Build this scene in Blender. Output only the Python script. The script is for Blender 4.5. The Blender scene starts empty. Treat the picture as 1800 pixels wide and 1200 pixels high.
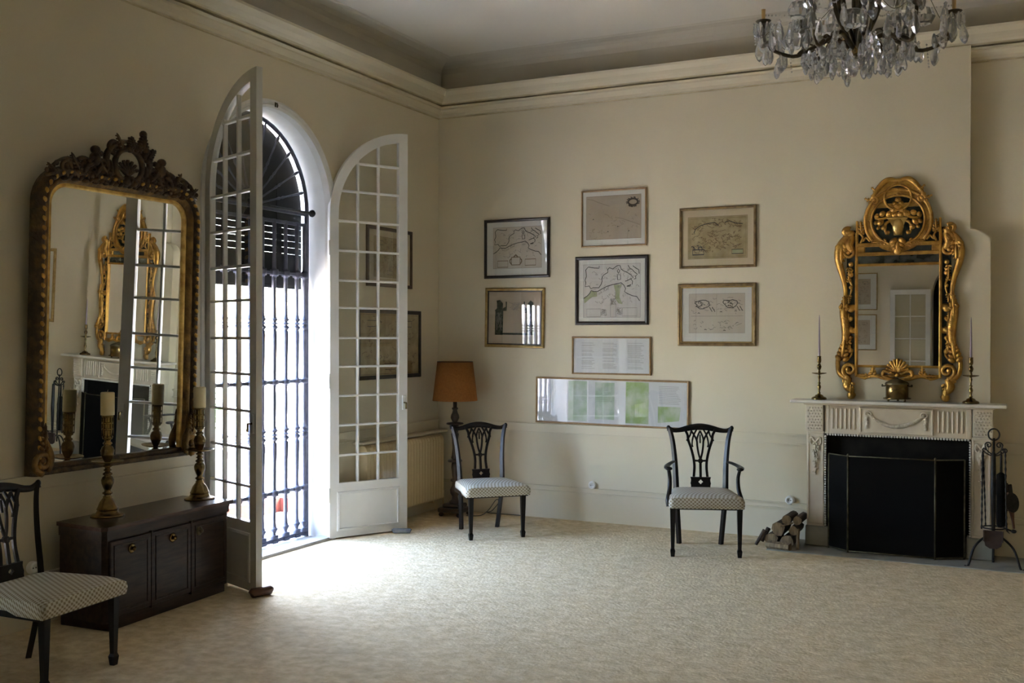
import bpy, bmesh, math, random
from mathutils import Vector, Matrix
scene = bpy.context.scene
C = scene.collection
PI = math.pi
random.seed(7)

# ------------------------------------------------------------------ camera
F_PX, YAW, PITCH, ROLL = 1817.8, -0.4578, -0.004275, 0.001873
CAM = Vector((4.893, -8.371, 1.60))
def cam_axes():
    f = Vector((math.sin(YAW)*math.cos(PITCH), math.cos(YAW)*math.cos(PITCH), math.sin(PITCH)))
    r = Vector((math.cos(YAW), -math.sin(YAW), 0)); u = r.cross(f)
    return (math.cos(ROLL)*r + math.sin(ROLL)*u, -math.sin(ROLL)*r + math.cos(ROLL)*u, f)
cr, cu, cf = cam_axes()
cd = bpy.data.cameras.new('camera'); cam = bpy.data.objects.new('camera', cd); C.objects.link(cam)
cd.sensor_width = 36; cd.sensor_fit = 'HORIZONTAL'; cd.lens = 36*F_PX/1800; cd.clip_start = .05; cd.clip_end = 400
m = Matrix((cr, cu, -cf)).transposed().to_4x4(); m.translation = CAM
cam.matrix_world = m
scene.camera = cam

# ------------------------------------------------------------------ world, sun, exposure
w = bpy.data.worlds.new('world'); scene.world = w; w.use_nodes = True
nt = w.node_tree; nt.nodes.clear()
sky = nt.nodes.new('ShaderNodeTexSky'); sky.sky_type = 'NISHITA'; sky.sun_disc = False
sky.sun_elevation = math.radians(48); sky.sun_rotation = math.radians(20); sky.dust_density = 3.2; sky.ozone_density = 1.4
bg = nt.nodes.new('ShaderNodeBackground'); bg.inputs[1].default_value = 2.4
wo = nt.nodes.new('ShaderNodeOutputWorld')
tw = nt.nodes.new('ShaderNodeMix'); tw.data_type = 'RGBA'; tw.blend_type = 'MULTIPLY'; tw.inputs[0].default_value = 1
tw.inputs[7].default_value = (1.03, .985, 1.0, 1)                # hazy daylight, slightly violet white balance
nt.links.new(sky.outputs[0], tw.inputs[6]); nt.links.new(tw.outputs[2], bg.inputs[0]); nt.links.new(bg.outputs[0], wo.inputs[0])
sd = bpy.data.lights.new('sun', 'SUN'); sd.energy = 14; sd.angle = math.radians(.6); sd.color = (1, .95, .86)
so = bpy.data.objects.new('sun', sd); C.objects.link(so)
so.rotation_euler = Vector((-.20, -.62, -.76)).to_track_quat('-Z', 'Y').to_euler()
for i, (yc,) in enumerate(((-2.375,), (-5.50,), (-8.62,))):                  # daylight portals in the french windows
    ld = bpy.data.lights.new('window_portal', 'AREA'); ld.shape = 'RECTANGLE'; ld.size = 3.3; ld.size_y = 1.4
    ld.cycles.is_portal = True
    lo = bpy.data.objects.new('window_portal', ld); C.objects.link(lo)
    lo.location = (-.46, yc, 1.62); lo.rotation_euler = (0, -PI/2, 0)
vs = scene.view_settings; vs.view_transform = 'Standard'; vs.look = 'None'; vs.gamma = 1; vs.use_curve_mapping = False
vs.exposure = 2.55
cy = scene.cycles
cy.use_denoising = True; cy.max_bounces = 14; cy.diffuse_bounces = 7; cy.glossy_bounces = 6
cy.transmission_bounces = 8; cy.transparent_max_bounces = 24
cy.caustics_reflective = False; cy.caustics_refractive = False; cy.sample_clamp_indirect = 6

# ------------------------------------------------------------------ materials
MATS = {}
def mk(name, col, col2=None, scale=6, rough=.5, metal=0, bump=0, bscale=40, stretch=(1, 1, 1), detail=4,
       ramp=(.35, .65), spec=.5, coat=0, trans=0, ior=1.45, alpha=1, rough2=None):
    m = bpy.data.materials.new(name); m.use_nodes = True; N = m.node_tree.nodes; L = m.node_tree.links
    b = N['Principled BSDF']; b.inputs['Base Color'].default_value = (*col, 1)
    b.inputs['Roughness'].default_value = rough; b.inputs['Metallic'].default_value = metal
    b.inputs['Specular IOR Level'].default_value = spec; b.inputs['Coat Weight'].default_value = coat
    b.inputs['Transmission Weight'].default_value = trans; b.inputs['IOR'].default_value = ior; b.inputs['Alpha'].default_value = alpha
    if col2 or bump:
        tc = N.new('ShaderNodeTexCoord'); mp = N.new('ShaderNodeMapping'); mp.inputs['Scale'].default_value = stretch
        L.new(tc.outputs['Object'], mp.inputs[0])
    if col2:
        n = N.new('ShaderNodeTexNoise'); n.inputs['Scale'].default_value = scale; n.inputs['Detail'].default_value = detail
        L.new(mp.outputs[0], n.inputs[0])
        r = N.new('ShaderNodeValToRGB'); r.color_ramp.elements[0].position = ramp[0]; r.color_ramp.elements[1].position = ramp[1]
        r.color_ramp.elements[0].color = (*col, 1); r.color_ramp.elements[1].color = (*col2, 1)
        L.new(n.outputs[0], r.inputs[0]); L.new(r.outputs[0], b.inputs['Base Color'])
    if bump:
        n2 = N.new('ShaderNodeTexNoise'); n2.inputs['Scale'].default_value = bscale; n2.inputs['Detail'].default_value = 3
        L.new(mp.outputs[0], n2.inputs[0])
        bp = N.new('ShaderNodeBump'); bp.inputs['Strength'].default_value = bump; bp.inputs['Distance'].default_value = .01
        L.new(n2.outputs[0], bp.inputs['Height']); L.new(bp.outputs[0], b.inputs['Normal'])
    MATS[name] = m
    return m
WALL = mk('cream_paint', (.62, .555, .405), (.65, .585, .435), scale=1.3, rough=.75, bump=.08, bscale=60, spec=.25)
CEIL = mk('ceiling_paint', (.56, .53, .46), (.60, .57, .49), scale=.8, rough=.9, spec=.2)
COVE = mk('cove_shade', (.49, .455, .37), rough=.9, spec=.2)  # darker than the ceiling: the cove's weaker light is put into the colour
GROOVE = mk('dark_groove', (.44, .37, .23), (.56, .48, .32), scale=9, rough=.9)  # browner and darker than the trim, for the groove and lower cornice edge
TRIM = mk('trim_paint', (.63, .565, .42), rough=.6, spec=.35)
WHITE = mk('white_gloss_paint', (.70, .685, .64), (.65, .635, .59), scale=5, rough=.35)
REVEAL = mk('reveal_plaster', (.80, .80, .78), (.72, .72, .70), scale=3, rough=.8, bump=.15, bscale=25)
EBONY = mk('ebonised_wood', (.006, .005, .005), (.013, .009, .007), scale=12, rough=.34, stretch=(1, 1, .2), spec=.28)
MAHOG = mk('dark_mahogany', (.022, .012, .008), (.048, .026, .017), scale=9, rough=.38, spec=.3, stretch=(4, .6, 4), bump=.05, bscale=60)
MAHTOP = mk('mahogany_top', (.055, .030, .024), (.095, .055, .042), scale=8, rough=.22, stretch=(5, .6, 5))
BRASS = mk('aged_brass', (.25, .175, .065), (.105, .07, .032), scale=14, rough=.27, metal=1)
BRONZE = mk('bronze', (.045, .038, .022), (.11, .085, .045), scale=18, rough=.5, metal=.7)
GILT = mk('gilt', (.62, .36, .085), (.34, .17, .045), scale=16, rough=.36, metal=.85, bump=.5, bscale=70, ramp=(.42, .72))
OLDGILT = mk('old_gilt', (.30, .175, .055), (.085, .05, .024), scale=13, rough=.45, metal=.75, bump=.6, bscale=60, ramp=(.35, .66))
DARKGILT = mk('darkened_carving', (.060, .038, .020), (.20, .125, .05), scale=15, rough=.5, metal=.5, bump=.6, bscale=60, ramp=(.45, .8))
BRIGHTGILT = mk('bright_gilt', (.78, .55, .19), (.5, .3, .09), scale=20, rough=.33, metal=.85)
IRON = mk('wrought_iron', (.075, .078, .105), (.11, .11, .14), scale=20, rough=.45, metal=.3, bump=.2, bscale=50)  # lifted to blue-grey: window flare over the bars is put into the colour
BLACKIRON = mk('black_iron', (.012, .012, .012), (.03, .028, .025), scale=25, rough=.5, metal=.5)
BLIND = mk('dark_blind', (.010, .011, .010), (.016, .016, .014), scale=10, rough=.7)
CANDLE = mk('ivory_wax', (.74, .62, .36), rough=.5)
TAPER = mk('mauve_wax', (.36, .29, .36), rough=.5)
MARBLE = mk('cream_marble', (.62, .545, .415), (.50, .41, .295), scale=5, rough=.35, detail=8, ramp=(.4, .75))
MARBLETOP = mk('pale_marble', (.76, .72, .64), (.64, .60, .53), scale=4, rough=.25, detail=8)
STONE = mk('grey_stone', (.25, .25, .21), (.36, .34, .28), scale=6, rough=.6, detail=8, bump=.1, bscale=30)
SOOT = mk('soot', (.008, .007, .006), (.016, .014, .011), scale=7, rough=.9, spec=.1)
SCREEN = mk('screen_mesh', (.005, .0045, .004), rough=.8, spec=.08)
OLDBRASS = mk('tarnished_brass', (.16, .135, .075), (.07, .06, .035), scale=20, rough=.5, metal=.7)
SHADE = mk('ochre_shade', (.35, .15, .045), (.30, .125, .037), scale=60, rough=.85, bump=.3, bscale=200, spec=.1)
LAMPWOOD = mk('lamp_wood', (.045, .030, .020), (.085, .06, .04), scale=14, rough=.35)
RADIATOR = mk('tan_enamel', (.78, .62, .36), (.72, .57, .33), scale=5, rough=.45)
BARK = mk('bark', (.045, .032, .024), (.13, .095, .07), scale=25, rough=.9, bump=.8, bscale=50, stretch=(1, 1, .3))
CUTWOOD = mk('cut_wood', (.34, .25, .145), (.13, .09, .055), scale=14, rough=.8, bump=.3, stretch=(3, 3, .5))
LEATHER = mk('brown_leather', (.16, .07, .035), (.09, .04, .025), scale=10, rough=.5)
FELT = mk('grey_felt', (.12, .12, .12), (.18, .18, .17), scale=30, rough=.95)
PLASTIC = mk('white_plastic', (.78, .76, .70), rough=.3)
SOCKETDARK = mk('socket_dark', (.05, .05, .05), rough=.5)
DARKGLASS = mk('dark_glass', (.030, .036, .032), (.075, .085, .075), scale=9, rough=.12, metal=.3)
FOXED = mk('foxed_mirror', (.05, .055, .045), (.28, .29, .26), scale=10, rough=.22, metal=.7, ramp=(.45, .7))
TERRACE = mk('terrace_tile', (.72, .68, .62), (.66, .62, .56), scale=2, rough=.8)
REDWALL = mk('terracotta_paint', (.075, .010, .006), (.065, .009, .006), scale=3, rough=.8)
SILL = mk('worn_sill_stone', (.40, .39, .37), (.30, .29, .27), scale=8, rough=.8, bump=.2)
GARDEN = mk('garden_wall', (.78, .76, .72), rough=.9)
LEAFM = mk('leaf_green', (.10, .22, .05), (.18, .34, .08), scale=6, rough=.6)
CORD = mk('cord_grey', (.08, .08, .075), rough=.5)
def mirror_mat():
    m = mk('mirror_silver', (.86, .87, .85), rough=0.0, metal=1); return m
MIRROR = mirror_mat()
def glass_mat(name, k=1.0, tint=(.985, .992, .988)):
    m = bpy.data.materials.new(name); m.use_nodes = True; N = m.node_tree.nodes; L = m.node_tree.links; N.clear()
    o = N.new('ShaderNodeOutputMaterial'); mx = N.new('ShaderNodeMixShader'); t = N.new('ShaderNodeBsdfTransparent'); g = N.new('ShaderNodeBsdfGlossy')
    t.inputs[0].default_value = (*tint, 1); g.inputs['Roughness'].default_value = 0.0
    fr = N.new('ShaderNodeFresnel'); fr.inputs[0].default_value = 1.5
    ge = N.new('ShaderNodeNewGeometry'); inv = N.new('ShaderNodeMath'); inv.operation = 'SUBTRACT'; inv.inputs[0].default_value = 1
    mu = N.new('ShaderNodeMath'); mu.operation = 'MULTIPLY'; m2 = N.new('ShaderNodeMath'); m2.operation = 'MULTIPLY'; m2.inputs[1].default_value = 1.9*k; m2.use_clamp = True
    L.new(ge.outputs['Backfacing'], inv.inputs[1]); L.new(fr.outputs[0], mu.inputs[0]); L.new(inv.outputs[0], mu.inputs[1])
    L.new(mu.outputs[0], m2.inputs[0]); L.new(m2.outputs[0], mx.inputs[0]); L.new(t.outputs[0], mx.inputs[1]); L.new(g.outputs[0], mx.inputs[2]); L.new(mx.outputs[0], o.inputs[0])
    return m
GLASS = glass_mat('window_glass'); PICGLASS = glass_mat('picture_glass', 1.25, (.98, .98, .98))
CRYSTAL = mk('crystal', (.95, .96, .98), rough=.03, trans=.80, ior=1.5)
def carpet():
    m = mk('beige_carpet', (.68, .55, .34), (.81, .685, .465), scale=16, rough=.95, bump=.5, bscale=48, detail=8, spec=.1, ramp=(.36, .64))
    N = m.node_tree.nodes; L = m.node_tree.links
    # large brushed nap patches
    b = N['Principled BSDF']; old = b.inputs['Base Color'].links[0].from_socket
    tc = N.new('ShaderNodeTexCoord'); mp = N.new('ShaderNodeMapping'); mp.inputs['Scale'].default_value = (2.2, 2.8, 1); mp.inputs['Rotation'].default_value = (0, 0, -.46)
    n = N.new('ShaderNodeTexNoise'); n.inputs['Scale'].default_value = 4.5; n.inputs['Detail'].default_value = 10; n.inputs['Roughness'].default_value = .65; n.inputs['Distortion'].default_value = .6
    L.new(tc.outputs['Object'], mp.inputs[0]); L.new(mp.outputs[0], n.inputs[0])
    r = N.new('ShaderNodeValToRGB'); r.color_ramp.elements[0].position = .36; r.color_ramp.elements[1].position = .62
    r.color_ramp.elements[0].color = (.83, .81, .775, 1); r.color_ramp.elements[1].color = (1, 1, 1, 1)
    for q in N:
        if q.type == 'BUMP': q.inputs['Distance'].default_value = .012
    mx = N.new('ShaderNodeMix'); mx.data_type = 'RGBA'; mx.blend_type = 'MULTIPLY'; mx.inputs[0].default_value = 1
    L.new(n.outputs[0], r.inputs[0]); L.new(old, mx.inputs[6]); L.new(r.outputs[0], mx.inputs[7]); L.new(mx.outputs[2], b.inputs['Base Color'])
    return m
CARPET = carpet()
def fabric():
    m = mk('patterned_fabric', (.60, .58, .50), rough=.85, spec=.15)
    N = m.node_tree.nodes; L = m.node_tree.links; b = N['Principled BSDF']
    tc = N.new('ShaderNodeTexCoord'); sp = N.new('ShaderNodeSeparateXYZ'); L.new(tc.outputs['Object'], sp.inputs[0])
    def op(kind, a, b=None):
        n = N.new('ShaderNodeMath'); n.operation = kind
        for i, q in enumerate((a, b)):
            if q is None: continue
            if isinstance(q, (int, float)): n.inputs[i].default_value = q
            else: L.new(q, n.inputs[i])
        return n.outputs[0]
    u_ = op('ADD', sp.outputs[0], op('MULTIPLY', sp.outputs[1], .6)); v_ = op('ADD', sp.outputs[1], sp.outputs[2])
    pat = op('ADD', op('MULTIPLY', op('MULTIPLY', op('SINE', op('MULTIPLY', u_, 215)), op('SINE', op('MULTIPLY', v_, 255))), .5), .5)
    r = N.new('ShaderNodeValToRGB'); e = r.color_ramp.elements
    e[0].position = .30; e[0].color = (.64, .62, .54, 1); e[1].position = .72; e[1].color = (.29, .24, .16, 1)
    x = e.new(.50); x.color = (.54, .51, .43, 1)
    L.new(pat, r.inputs[0]); L.new(r.outputs[0], b.inputs['Base Color'])
    return m
FABRIC = fabric()

# ------------------------------------------------------------------ mesh helpers
class MB:
    def __init__(s): s.v = []; s.f = []; s.sm = []
    def add(s, vs, fs, smooth=False, M=None):
        n = len(s.v)
        s.v += [tuple(M @ Vector(p)) if M else tuple(p) for p in vs]
        s.f += [tuple(i+n for i in f) for f in fs]; s.sm += [smooth]*len(fs); return s
    def box(s, x0, x1, y0, y1, z0, z1, M=None):
        return s.add([(x0, y0, z0), (x1, y0, z0), (x1, y1, z0), (x0, y1, z0), (x0, y0, z1), (x1, y0, z1), (x1, y1, z1), (x0, y1, z1)],
                     [(0, 3, 2, 1), (4, 5, 6, 7), (0, 1, 5, 4), (1, 2, 6, 5), (2, 3, 7, 6), (3, 0, 4, 7)], False, M)
    def cbox(s, x0, x1, y0, y1, z0, z1, c=.005, M=None):
        b = bmesh.new(); bmesh.ops.create_cube(b, size=1)
        for q in b.verts: q.co = ((x0+x1)/2+q.co.x*(x1-x0), (y0+y1)/2+q.co.y*(y1-y0), (z0+z1)/2+q.co.z*(z1-z0))
        bmesh.ops.bevel(b, geom=b.edges[:], offset=c, segments=1, affect='EDGES')
        b.verts.index_update(); s.add([q.co[:] for q in b.verts], [[q.index for q in f.verts] for f in b.faces], False, M); b.free(); return s
    def lathe(s, prof, n=20, M=None, smooth=True):
        vs = []; fs = []
        for r, z in prof:
            for k in range(n): a = 2*PI*k/n; vs.append((r*math.cos(a), r*math.sin(a), z))
        for i in range(len(prof)-1):
            for k in range(n): k2 = (k+1) % n; fs.append((i*n+k, i*n+k2, (i+1)*n+k2, (i+1)*n+k))
        s.add(vs, fs, smooth, M)
        if prof[0][0] > 1e-5: s.add(vs[:n], [tuple(range(n-1, -1, -1))], False, M)
        if prof[-1][0] > 1e-5: s.add(vs[-n:], [tuple(range(n))], False, M)
        return s
    def tube(s, pts, r, n=8, closed=False, flat=(1, 1), ref=None, smooth=True, M=None):
        P = [Vector(p) for p in pts]; m = len(P); R = r if isinstance(r, (list, tuple)) else [r]*m
        T = []
        for i in range(m):
            a = P[(i-1) % m] if (closed or i > 0) else P[i]; b = P[(i+1) % m] if (closed or i < m-1) else P[i]
            t = (b-a); T.append(t.normalized() if t.length > 1e-9 else Vector((0, 0, 1)))
        u = Vector(ref) if ref else (Vector((0, 0, 1)) if abs(T[0].z) < .9 else Vector((1, 0, 0)))
        vs = []
        for i in range(m):
            if ref: u = Vector(ref)
            u = (u - T[i]*u.dot(T[i])); u = u.normalized() if u.length > 1e-6 else T[i].orthogonal().normalized()
            w_ = T[i].cross(u)
            for k in range(n):
                a = 2*PI*(k+.5)/n; vs.append(P[i]+u*(math.cos(a)*R[i]*flat[0])+w_*(math.sin(a)*R[i]*flat[1]))
        fs = []
        for i in range(m if closed else m-1):
            j = (i+1) % m
            for k in range(n): k2 = (k+1) % n; fs.append((i*n+k, i*n+k2, j*n+k2, j*n+k))
        if not closed: fs += [tuple(range(n-1, -1, -1)), tuple(range((m-1)*n, m*n))]
        return s.add(vs, fs, smooth, M)
    def prism(s, poly, y0, y1, M=None, smooth=False):            # polygon in x,z extruded along y
        n = len(poly); vs = [(x, y0, z) for x, z in poly]+[(x, y1, z) for x, z in poly]
        fs = [tuple(range(n)), tuple(range(2*n-1, n-1, -1))]
        s.add(vs, fs, False, M)
        return s.add(vs, [(i, i+n, (i+1) % n+n, (i+1) % n) for i in range(n)], smooth, M)
    def ringplate(s, outer, inner, y0, y1, M=None):               # plate in x,z with a hole, same point count
        n = len(outer); vs = []
        for y in (y0, y1): vs += [(x, y, z) for x, z in outer]+[(x, y, z) for x, z in inner]
        fs = []
        for i in range(n):
            j = (i+1) % n
            fs += [(i, j, n+j, n+i), (2*n+j, 2*n+i, 3*n+i, 3*n+j), (j, i, 2*n+i, 2*n+j), (n+i, n+j, 3*n+j, 3*n+i)]
        return s.add(vs, fs, False, M)
    def sweep(s, path, prof, closed=False, smooth=False):         # path in x,z ; prof = (across outward, depth towards -y)
        P = [Vector((p[0], p[1])) for p in path]; m = len(P); k = len(prof); vs = []
        for i in range(m):
            a = (P[i]-P[i-1]).normalized() if (closed or i > 0) else None
            b = (P[(i+1) % m]-P[i]).normalized() if (closed or i < m-1) else None
            if a is None: a = b
            if b is None: b = a
            na = Vector((-a.y, a.x)); nb = Vector((-b.y, b.x)); nn = (na+nb); nn = nn.normalized() if nn.length > 1e-6 else na
            q = 1/max(.35, nn.dot(na))
            for w_, d in prof: p = P[i]+nn*(w_*q); vs.append((p.x, -d, p.y))
        fs = []
        for i in range(m if closed else m-1):
            j = (i+1) % m
            for t in range(k-1): fs.append((i*k+t, j*k+t, j*k+t+1, i*k+t+1))
        return s.add(vs, fs, smooth)
    def ell(s, c, r, M=None, n=10, m=6):
        vs = [(0, 0, -1)]; fs = []
        for i in range(1, m):
            t = PI*i/m-PI/2
            for k in range(n): a = 2*PI*k/n; vs.append((math.cos(t)*math.cos(a), math.cos(t)*math.sin(a), math.sin(t)))
        vs.append((0, 0, 1))
        for k in range(n): fs.append((0, 1+(k+1) % n, 1+k)); fs.append((len(vs)-1, 1+(m-2)*n+k, 1+(m-2)*n+(k+1) % n))
        for i in range(m-2):
            for k in range(n): k2 = (k+1) % n; fs.append((1+i*n+k, 1+i*n+k2, 1+(i+1)*n+k2, 1+(i+1)*n+k))
        Q = Matrix.Translation(c) @ ((M or Matrix()) @ Matrix.Diagonal((*r, 1)))
        return s.add(vs, fs, True, Q)
    def mesh(s, name):
        me = bpy.data.meshes.new(name); me.from_pydata(s.v, [], s.f)
        me.polygons.foreach_set('use_smooth', s.sm); me.update(); return me
    def build(s, name, mat, parent=None, kind=None, label=None, loc=None, rotz=0):
        me = s.mesh(name); b = bmesh.new(); b.from_mesh(me); bmesh.ops.recalc_face_normals(b, faces=b.faces); b.to_mesh(me); b.free()
        me.materials.append(mat)
        o = bpy.data.objects.new(name, me); C.objects.link(o)
        if parent: o.parent = parent
        if kind: o['kind'] = kind
        if label: o['label'] = label
        if loc: o.location = loc
        if rotz: o.rotation_euler.z = rotz
        return o
def put(o, parent, loc=(0, 0, 0), rot=(0, 0, 0), scale=None):    # a copy of a part that shares its mesh
    c = o.copy(); C.objects.link(c); c.parent = parent; c.location = loc; c.rotation_euler = rot
    if scale: c.scale = scale
    return c
def thing(name, label, cat, loc=(0, 0, 0), rotz=0, group=None):
    o = bpy.data.objects.new(name, None); C.objects.link(o); o.empty_display_size = .05
    o.location = loc; o.rotation_euler = (0, 0, rotz); o['label'] = label; o['category'] = cat
    if group: o['group'] = group
    return o
def tag(o, label, cat, group=None):
    o['label'] = label; o['category'] = cat
    if group: o['group'] = group
    return o
def struct(o, label, cat):
    o['kind'] = 'structure'; o['label'] = label; o['category'] = cat; return o
def copy_tree(o, parent=None):
    c = o.copy(); C.objects.link(c); c.parent = parent
    for ch in list(o.children): copy_tree(ch, c)
    return c
T = Matrix.Translation
def Rx(a): return Matrix.Rotation(a, 4, 'X')
def Ry(a): return Matrix.Rotation(a, 4, 'Y')
def Rz(a): return Matrix.Rotation(a, 4, 'Z')
def bez(p, n=12):                                                # smooth curve through points (Catmull-Rom)
    P = [Vector(q) for q in p]; out = []
    for i in range(len(P)-1):
        a = P[max(i-1, 0)]; b = P[i]; c = P[i+1]; d = P[min(i+2, len(P)-1)]
        for k in range(n):
            t = k/n; out.append(.5*((2*b)+(c-a)*t+(2*a-5*b+4*c-d)*t*t+(3*b-a-3*c+d)*t**3))
    out.append(P[-1]); return out
def spiral(cx, cz, r0, r1, a0, turns, y=0, n=26):                # x,z spiral
    return [(cx+(r0+(r1-r0)*k/n)*math.cos(a0+turns*2*PI*k/n), y, cz+(r0+(r1-r0)*k/n)*math.sin(a0+turns*2*PI*k/n)) for k in range(n+1)]
# ------------------------------------------------------------------ the room shell
RW, RL, RH = 8.1, 10.0, 4.10
WT = .42
LEFT = PI/2                                                       # local x -> world +y, local -y -> into the room
def arch_wall(x0, x1, z1, opens, y0=0, y1=WT):                    # wall in local x,z, front face at y0, openings (xc, R, z spring)
    b = MB(); r = MB(); cur = x0; n = 24
    def q(a, c, za, zb, y): b.add([(a, y, za), (c, y, za), (c, y, zb), (a, y, zb)], [(0, 1, 2, 3)])
    for xc, R, zs in sorted(opens):
        for y in (y0, y1): q(cur, xc-R, 0, z1, y)
        pts = [(xc-R*math.cos(PI*k/n), zs+R*math.sin(PI*k/n)) for k in range(n+1)]
        for y in (y0, y1):
            for k in range(n):
                (a, za), (c, zc) = pts[k], pts[k+1]
                b.add([(a, y, za), (c, y, zc), (c, y, z1), (a, y, z1)], [(0, 1, 2, 3)])
        prof = [(xc-R, 0)]+pts+[(xc+R, 0)]
        for k in range(len(prof)-1):
            (a, za), (c, zc) = prof[k], prof[k+1]
            r.add([(a, y0, za), (c, y0, zc), (c, y1, zc), (a, y1, za)], [(0, 1, 2, 3)], smooth=0 < k < len(prof)-2)
        cur = xc+R
    for y in (y0, y1): q(cur, x1, 0, z1, y)
    b.add([(x0, y0, z1), (x1, y0, z1), (x1, y1, z1), (x0, y1, z1)], [(0, 1, 2, 3)])
    b.add([(x0, y0, 0), (x0, y1, 0), (x0, y1, z1), (x0, y0, z1)], [(0, 1, 2, 3)])
    b.add([(x1, y0, 0), (x1, y1, 0), (x1, y1, z1), (x1, y0, z1)], [(0, 1, 2, 3)])
    return b, r
W1, W2, W3, WR, WS = -2.375, -5.50, -8.62, .70, 2.57  # third window is unseen, added to light the foreground and right side
b, r = arch_wall(-RL, 0, 4.45, [(W1, WR, WS), (W2, WR, WS), (W3, WR, WS)])
wall_left = struct(b.build('wall_left', WALL, rotz=LEFT), 'cream plastered wall with the arched french window', 'wall')
r.build('window_reveal', REVEAL, wall_left, kind='structure')
struct(MB().box(-WT, RW+.3, 0, .35, -.05, 4.45).build('wall_back', WALL), 'cream wall hung with framed maps beside the fireplace', 'wall')
struct(MB().box(RW, RW+.3, -RL, 0, -.05, 4.45).build('wall_right', WALL), 'plain cream wall out of view on the right', 'wall')
b, r = arch_wall(-RW, 0, 4.45, [(-4.24, .66, 2.28)], 0, .35)
wall_rear = struct(b.build('wall_rear', WALL, loc=(0, -RL, 0), rotz=PI), 'cream rear wall with an arched doorway, seen in the mirror', 'wall')
r.build('doorway_reveal', WHITE, wall_rear, kind='structure')
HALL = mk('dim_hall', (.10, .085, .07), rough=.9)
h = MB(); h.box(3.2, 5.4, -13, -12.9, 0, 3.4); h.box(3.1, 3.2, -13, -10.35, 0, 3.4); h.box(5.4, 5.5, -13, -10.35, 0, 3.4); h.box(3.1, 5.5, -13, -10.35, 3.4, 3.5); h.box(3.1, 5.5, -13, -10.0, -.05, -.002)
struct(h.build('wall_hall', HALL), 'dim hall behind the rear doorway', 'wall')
struct(MB().box(0, RW, -RL, 0, -.06, 0).build('floor', CARPET), 'beige carpet with a brushed mottled pile', 'floor')
# ceiling: flat field plus cove
def ring(d, z): return [(d, -d, z), (RW-d, -d, z), (RW-d, -RL+d, z), (d, -RL+d, z)]
def loop(prof, smooth=False):
    b = MB(); vs = []
    for d, z in prof: vs += ring(d, z)
    fs = [(i*4+k, i*4+(k+1) % 4, (i+1)*4+(k+1) % 4, (i+1)*4+k) for i in range(len(prof)-1) for k in range(4)]
    return b.add(vs, fs, smooth)
ce = MB(); ce.add(ring(.285, 4.115), [(0, 1, 2, 3)]); ce.add(ring(-.3, 4.45)+ring(-.3, 4.40), [(0, 1, 2, 3)])
ceiling = struct(ce.build('ceiling', CEIL), 'pale plaster ceiling inside a shadowed cove', 'ceiling')
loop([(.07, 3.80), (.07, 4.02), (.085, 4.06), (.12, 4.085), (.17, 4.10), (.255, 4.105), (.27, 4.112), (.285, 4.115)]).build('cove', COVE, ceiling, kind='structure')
co = struct(loop([(0, 3.635), (.018, 3.642), (.022, 3.665), (.045, 3.685), (.055, 3.70), (.055, 3.712), (.085, 3.722)]).build('trim_1', TRIM), 'cream moulded cornice running round under the ceiling', 'cornice')
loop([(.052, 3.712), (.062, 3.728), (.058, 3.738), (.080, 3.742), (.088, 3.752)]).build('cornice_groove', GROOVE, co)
loop([(.088, 3.75), (.095, 3.765), (.12, 3.782), (.16, 3.80), (.195, 3.832), (.20, 3.848), (.07, 3.85)]).build('cornice_crown', TRIM, co)
loop([(0, 3.628), (.009, 3.630), (.012, 3.637), (0, 3.640)]).build('cornice_edge', GROOVE, co)

# chimney breast with a notch for the firebox
XC = 4.058
def arcp(cx, cz, r, a0, a1, n=8): return [(cx+r*math.cos(a0+(a1-a0)*k/n), cz+r*math.sin(a0+(a1-a0)*k/n)) for k in range(n+1)]
zl = 2.275
half = [(.632, 0), (.632, zl)]+arcp(.512, zl, .12, 0, PI/2)[1:]+[(.495, zl+.125), (.495, 3.74)]
poly = [(XC+x, z) for x, z in half]+[(XC-x, z) for x, z in reversed(half)]+[(XC-.503, 0), (XC-.503, .87), (XC+.503, .87), (XC+.503, 0)]
br = MB(); n = len(poly)
for y in (-.10, -.003):
    pass
br.prism(poly, -.10, -.001)
struct(br.build('wall_chimney', WALL), 'shallow chimney breast with rounded shoulders above the mantel', 'chimney breast')

# skirting and chair rail (two flat mouldings with a quirk line)
def rail(x0, x1, z0, z1, t, cap):
    b = MB(); b.box(x0, x1, -t, 0, z0, z1-.016); b.box(x0, x1, -t-cap, 0, z1-.016, z1); b.box(x0, x1, -t-cap*.7, 0, z0, z0+.012); return b
def skirt(x0, x1):
    b = MB(); b.box(x0, x1, -.020, 0, 0, .236); b.box(x0, x1, -.034, 0, .236, .246); b.box(x0, x1, -.014, 0, .246, .278); b.box(x0, x1, -.030, 0, .278, .287); return b
def left_run(f, name, lab, cat, **k):
    t = struct(f(-1.60, -.0, **k).build(name, TRIM, rotz=LEFT), lab, cat)
    for a, c in ((-4.72, -3.15), (-7.84, -6.28), (-9.99, -9.40)): f(a, c, **k).build('length', TRIM, t)
    return t
left_run(lambda a, c: rail(a, c, .744, .833, .012, .018), 'trim_2', 'cream chair rail along the window wall', 'rail')
left_run(skirt, 'baseboard_left', 'tall cream skirting along the window wall', 'baseboard')
t = struct(rail(.012, 3.424, .744, .833, .012, .018).build('trim_3', TRIM), 'cream chair rail under the framed maps', 'rail')
rail(4.692, RW, .744, .833, .012, .018).build('length', TRIM, t)
t = struct(skirt(.012, 3.424).build('baseboard_back', TRIM), 'tall cream skirting below the framed maps', 'baseboard')
skirt(4.692, RW).build('length', TRIM, t)
struct(skirt(-RW, -4.97).build('baseboard_rear', TRIM, loc=(0, -RL, 0), rotz=PI), 'cream skirting on the rear wall', 'baseboard')
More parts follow.
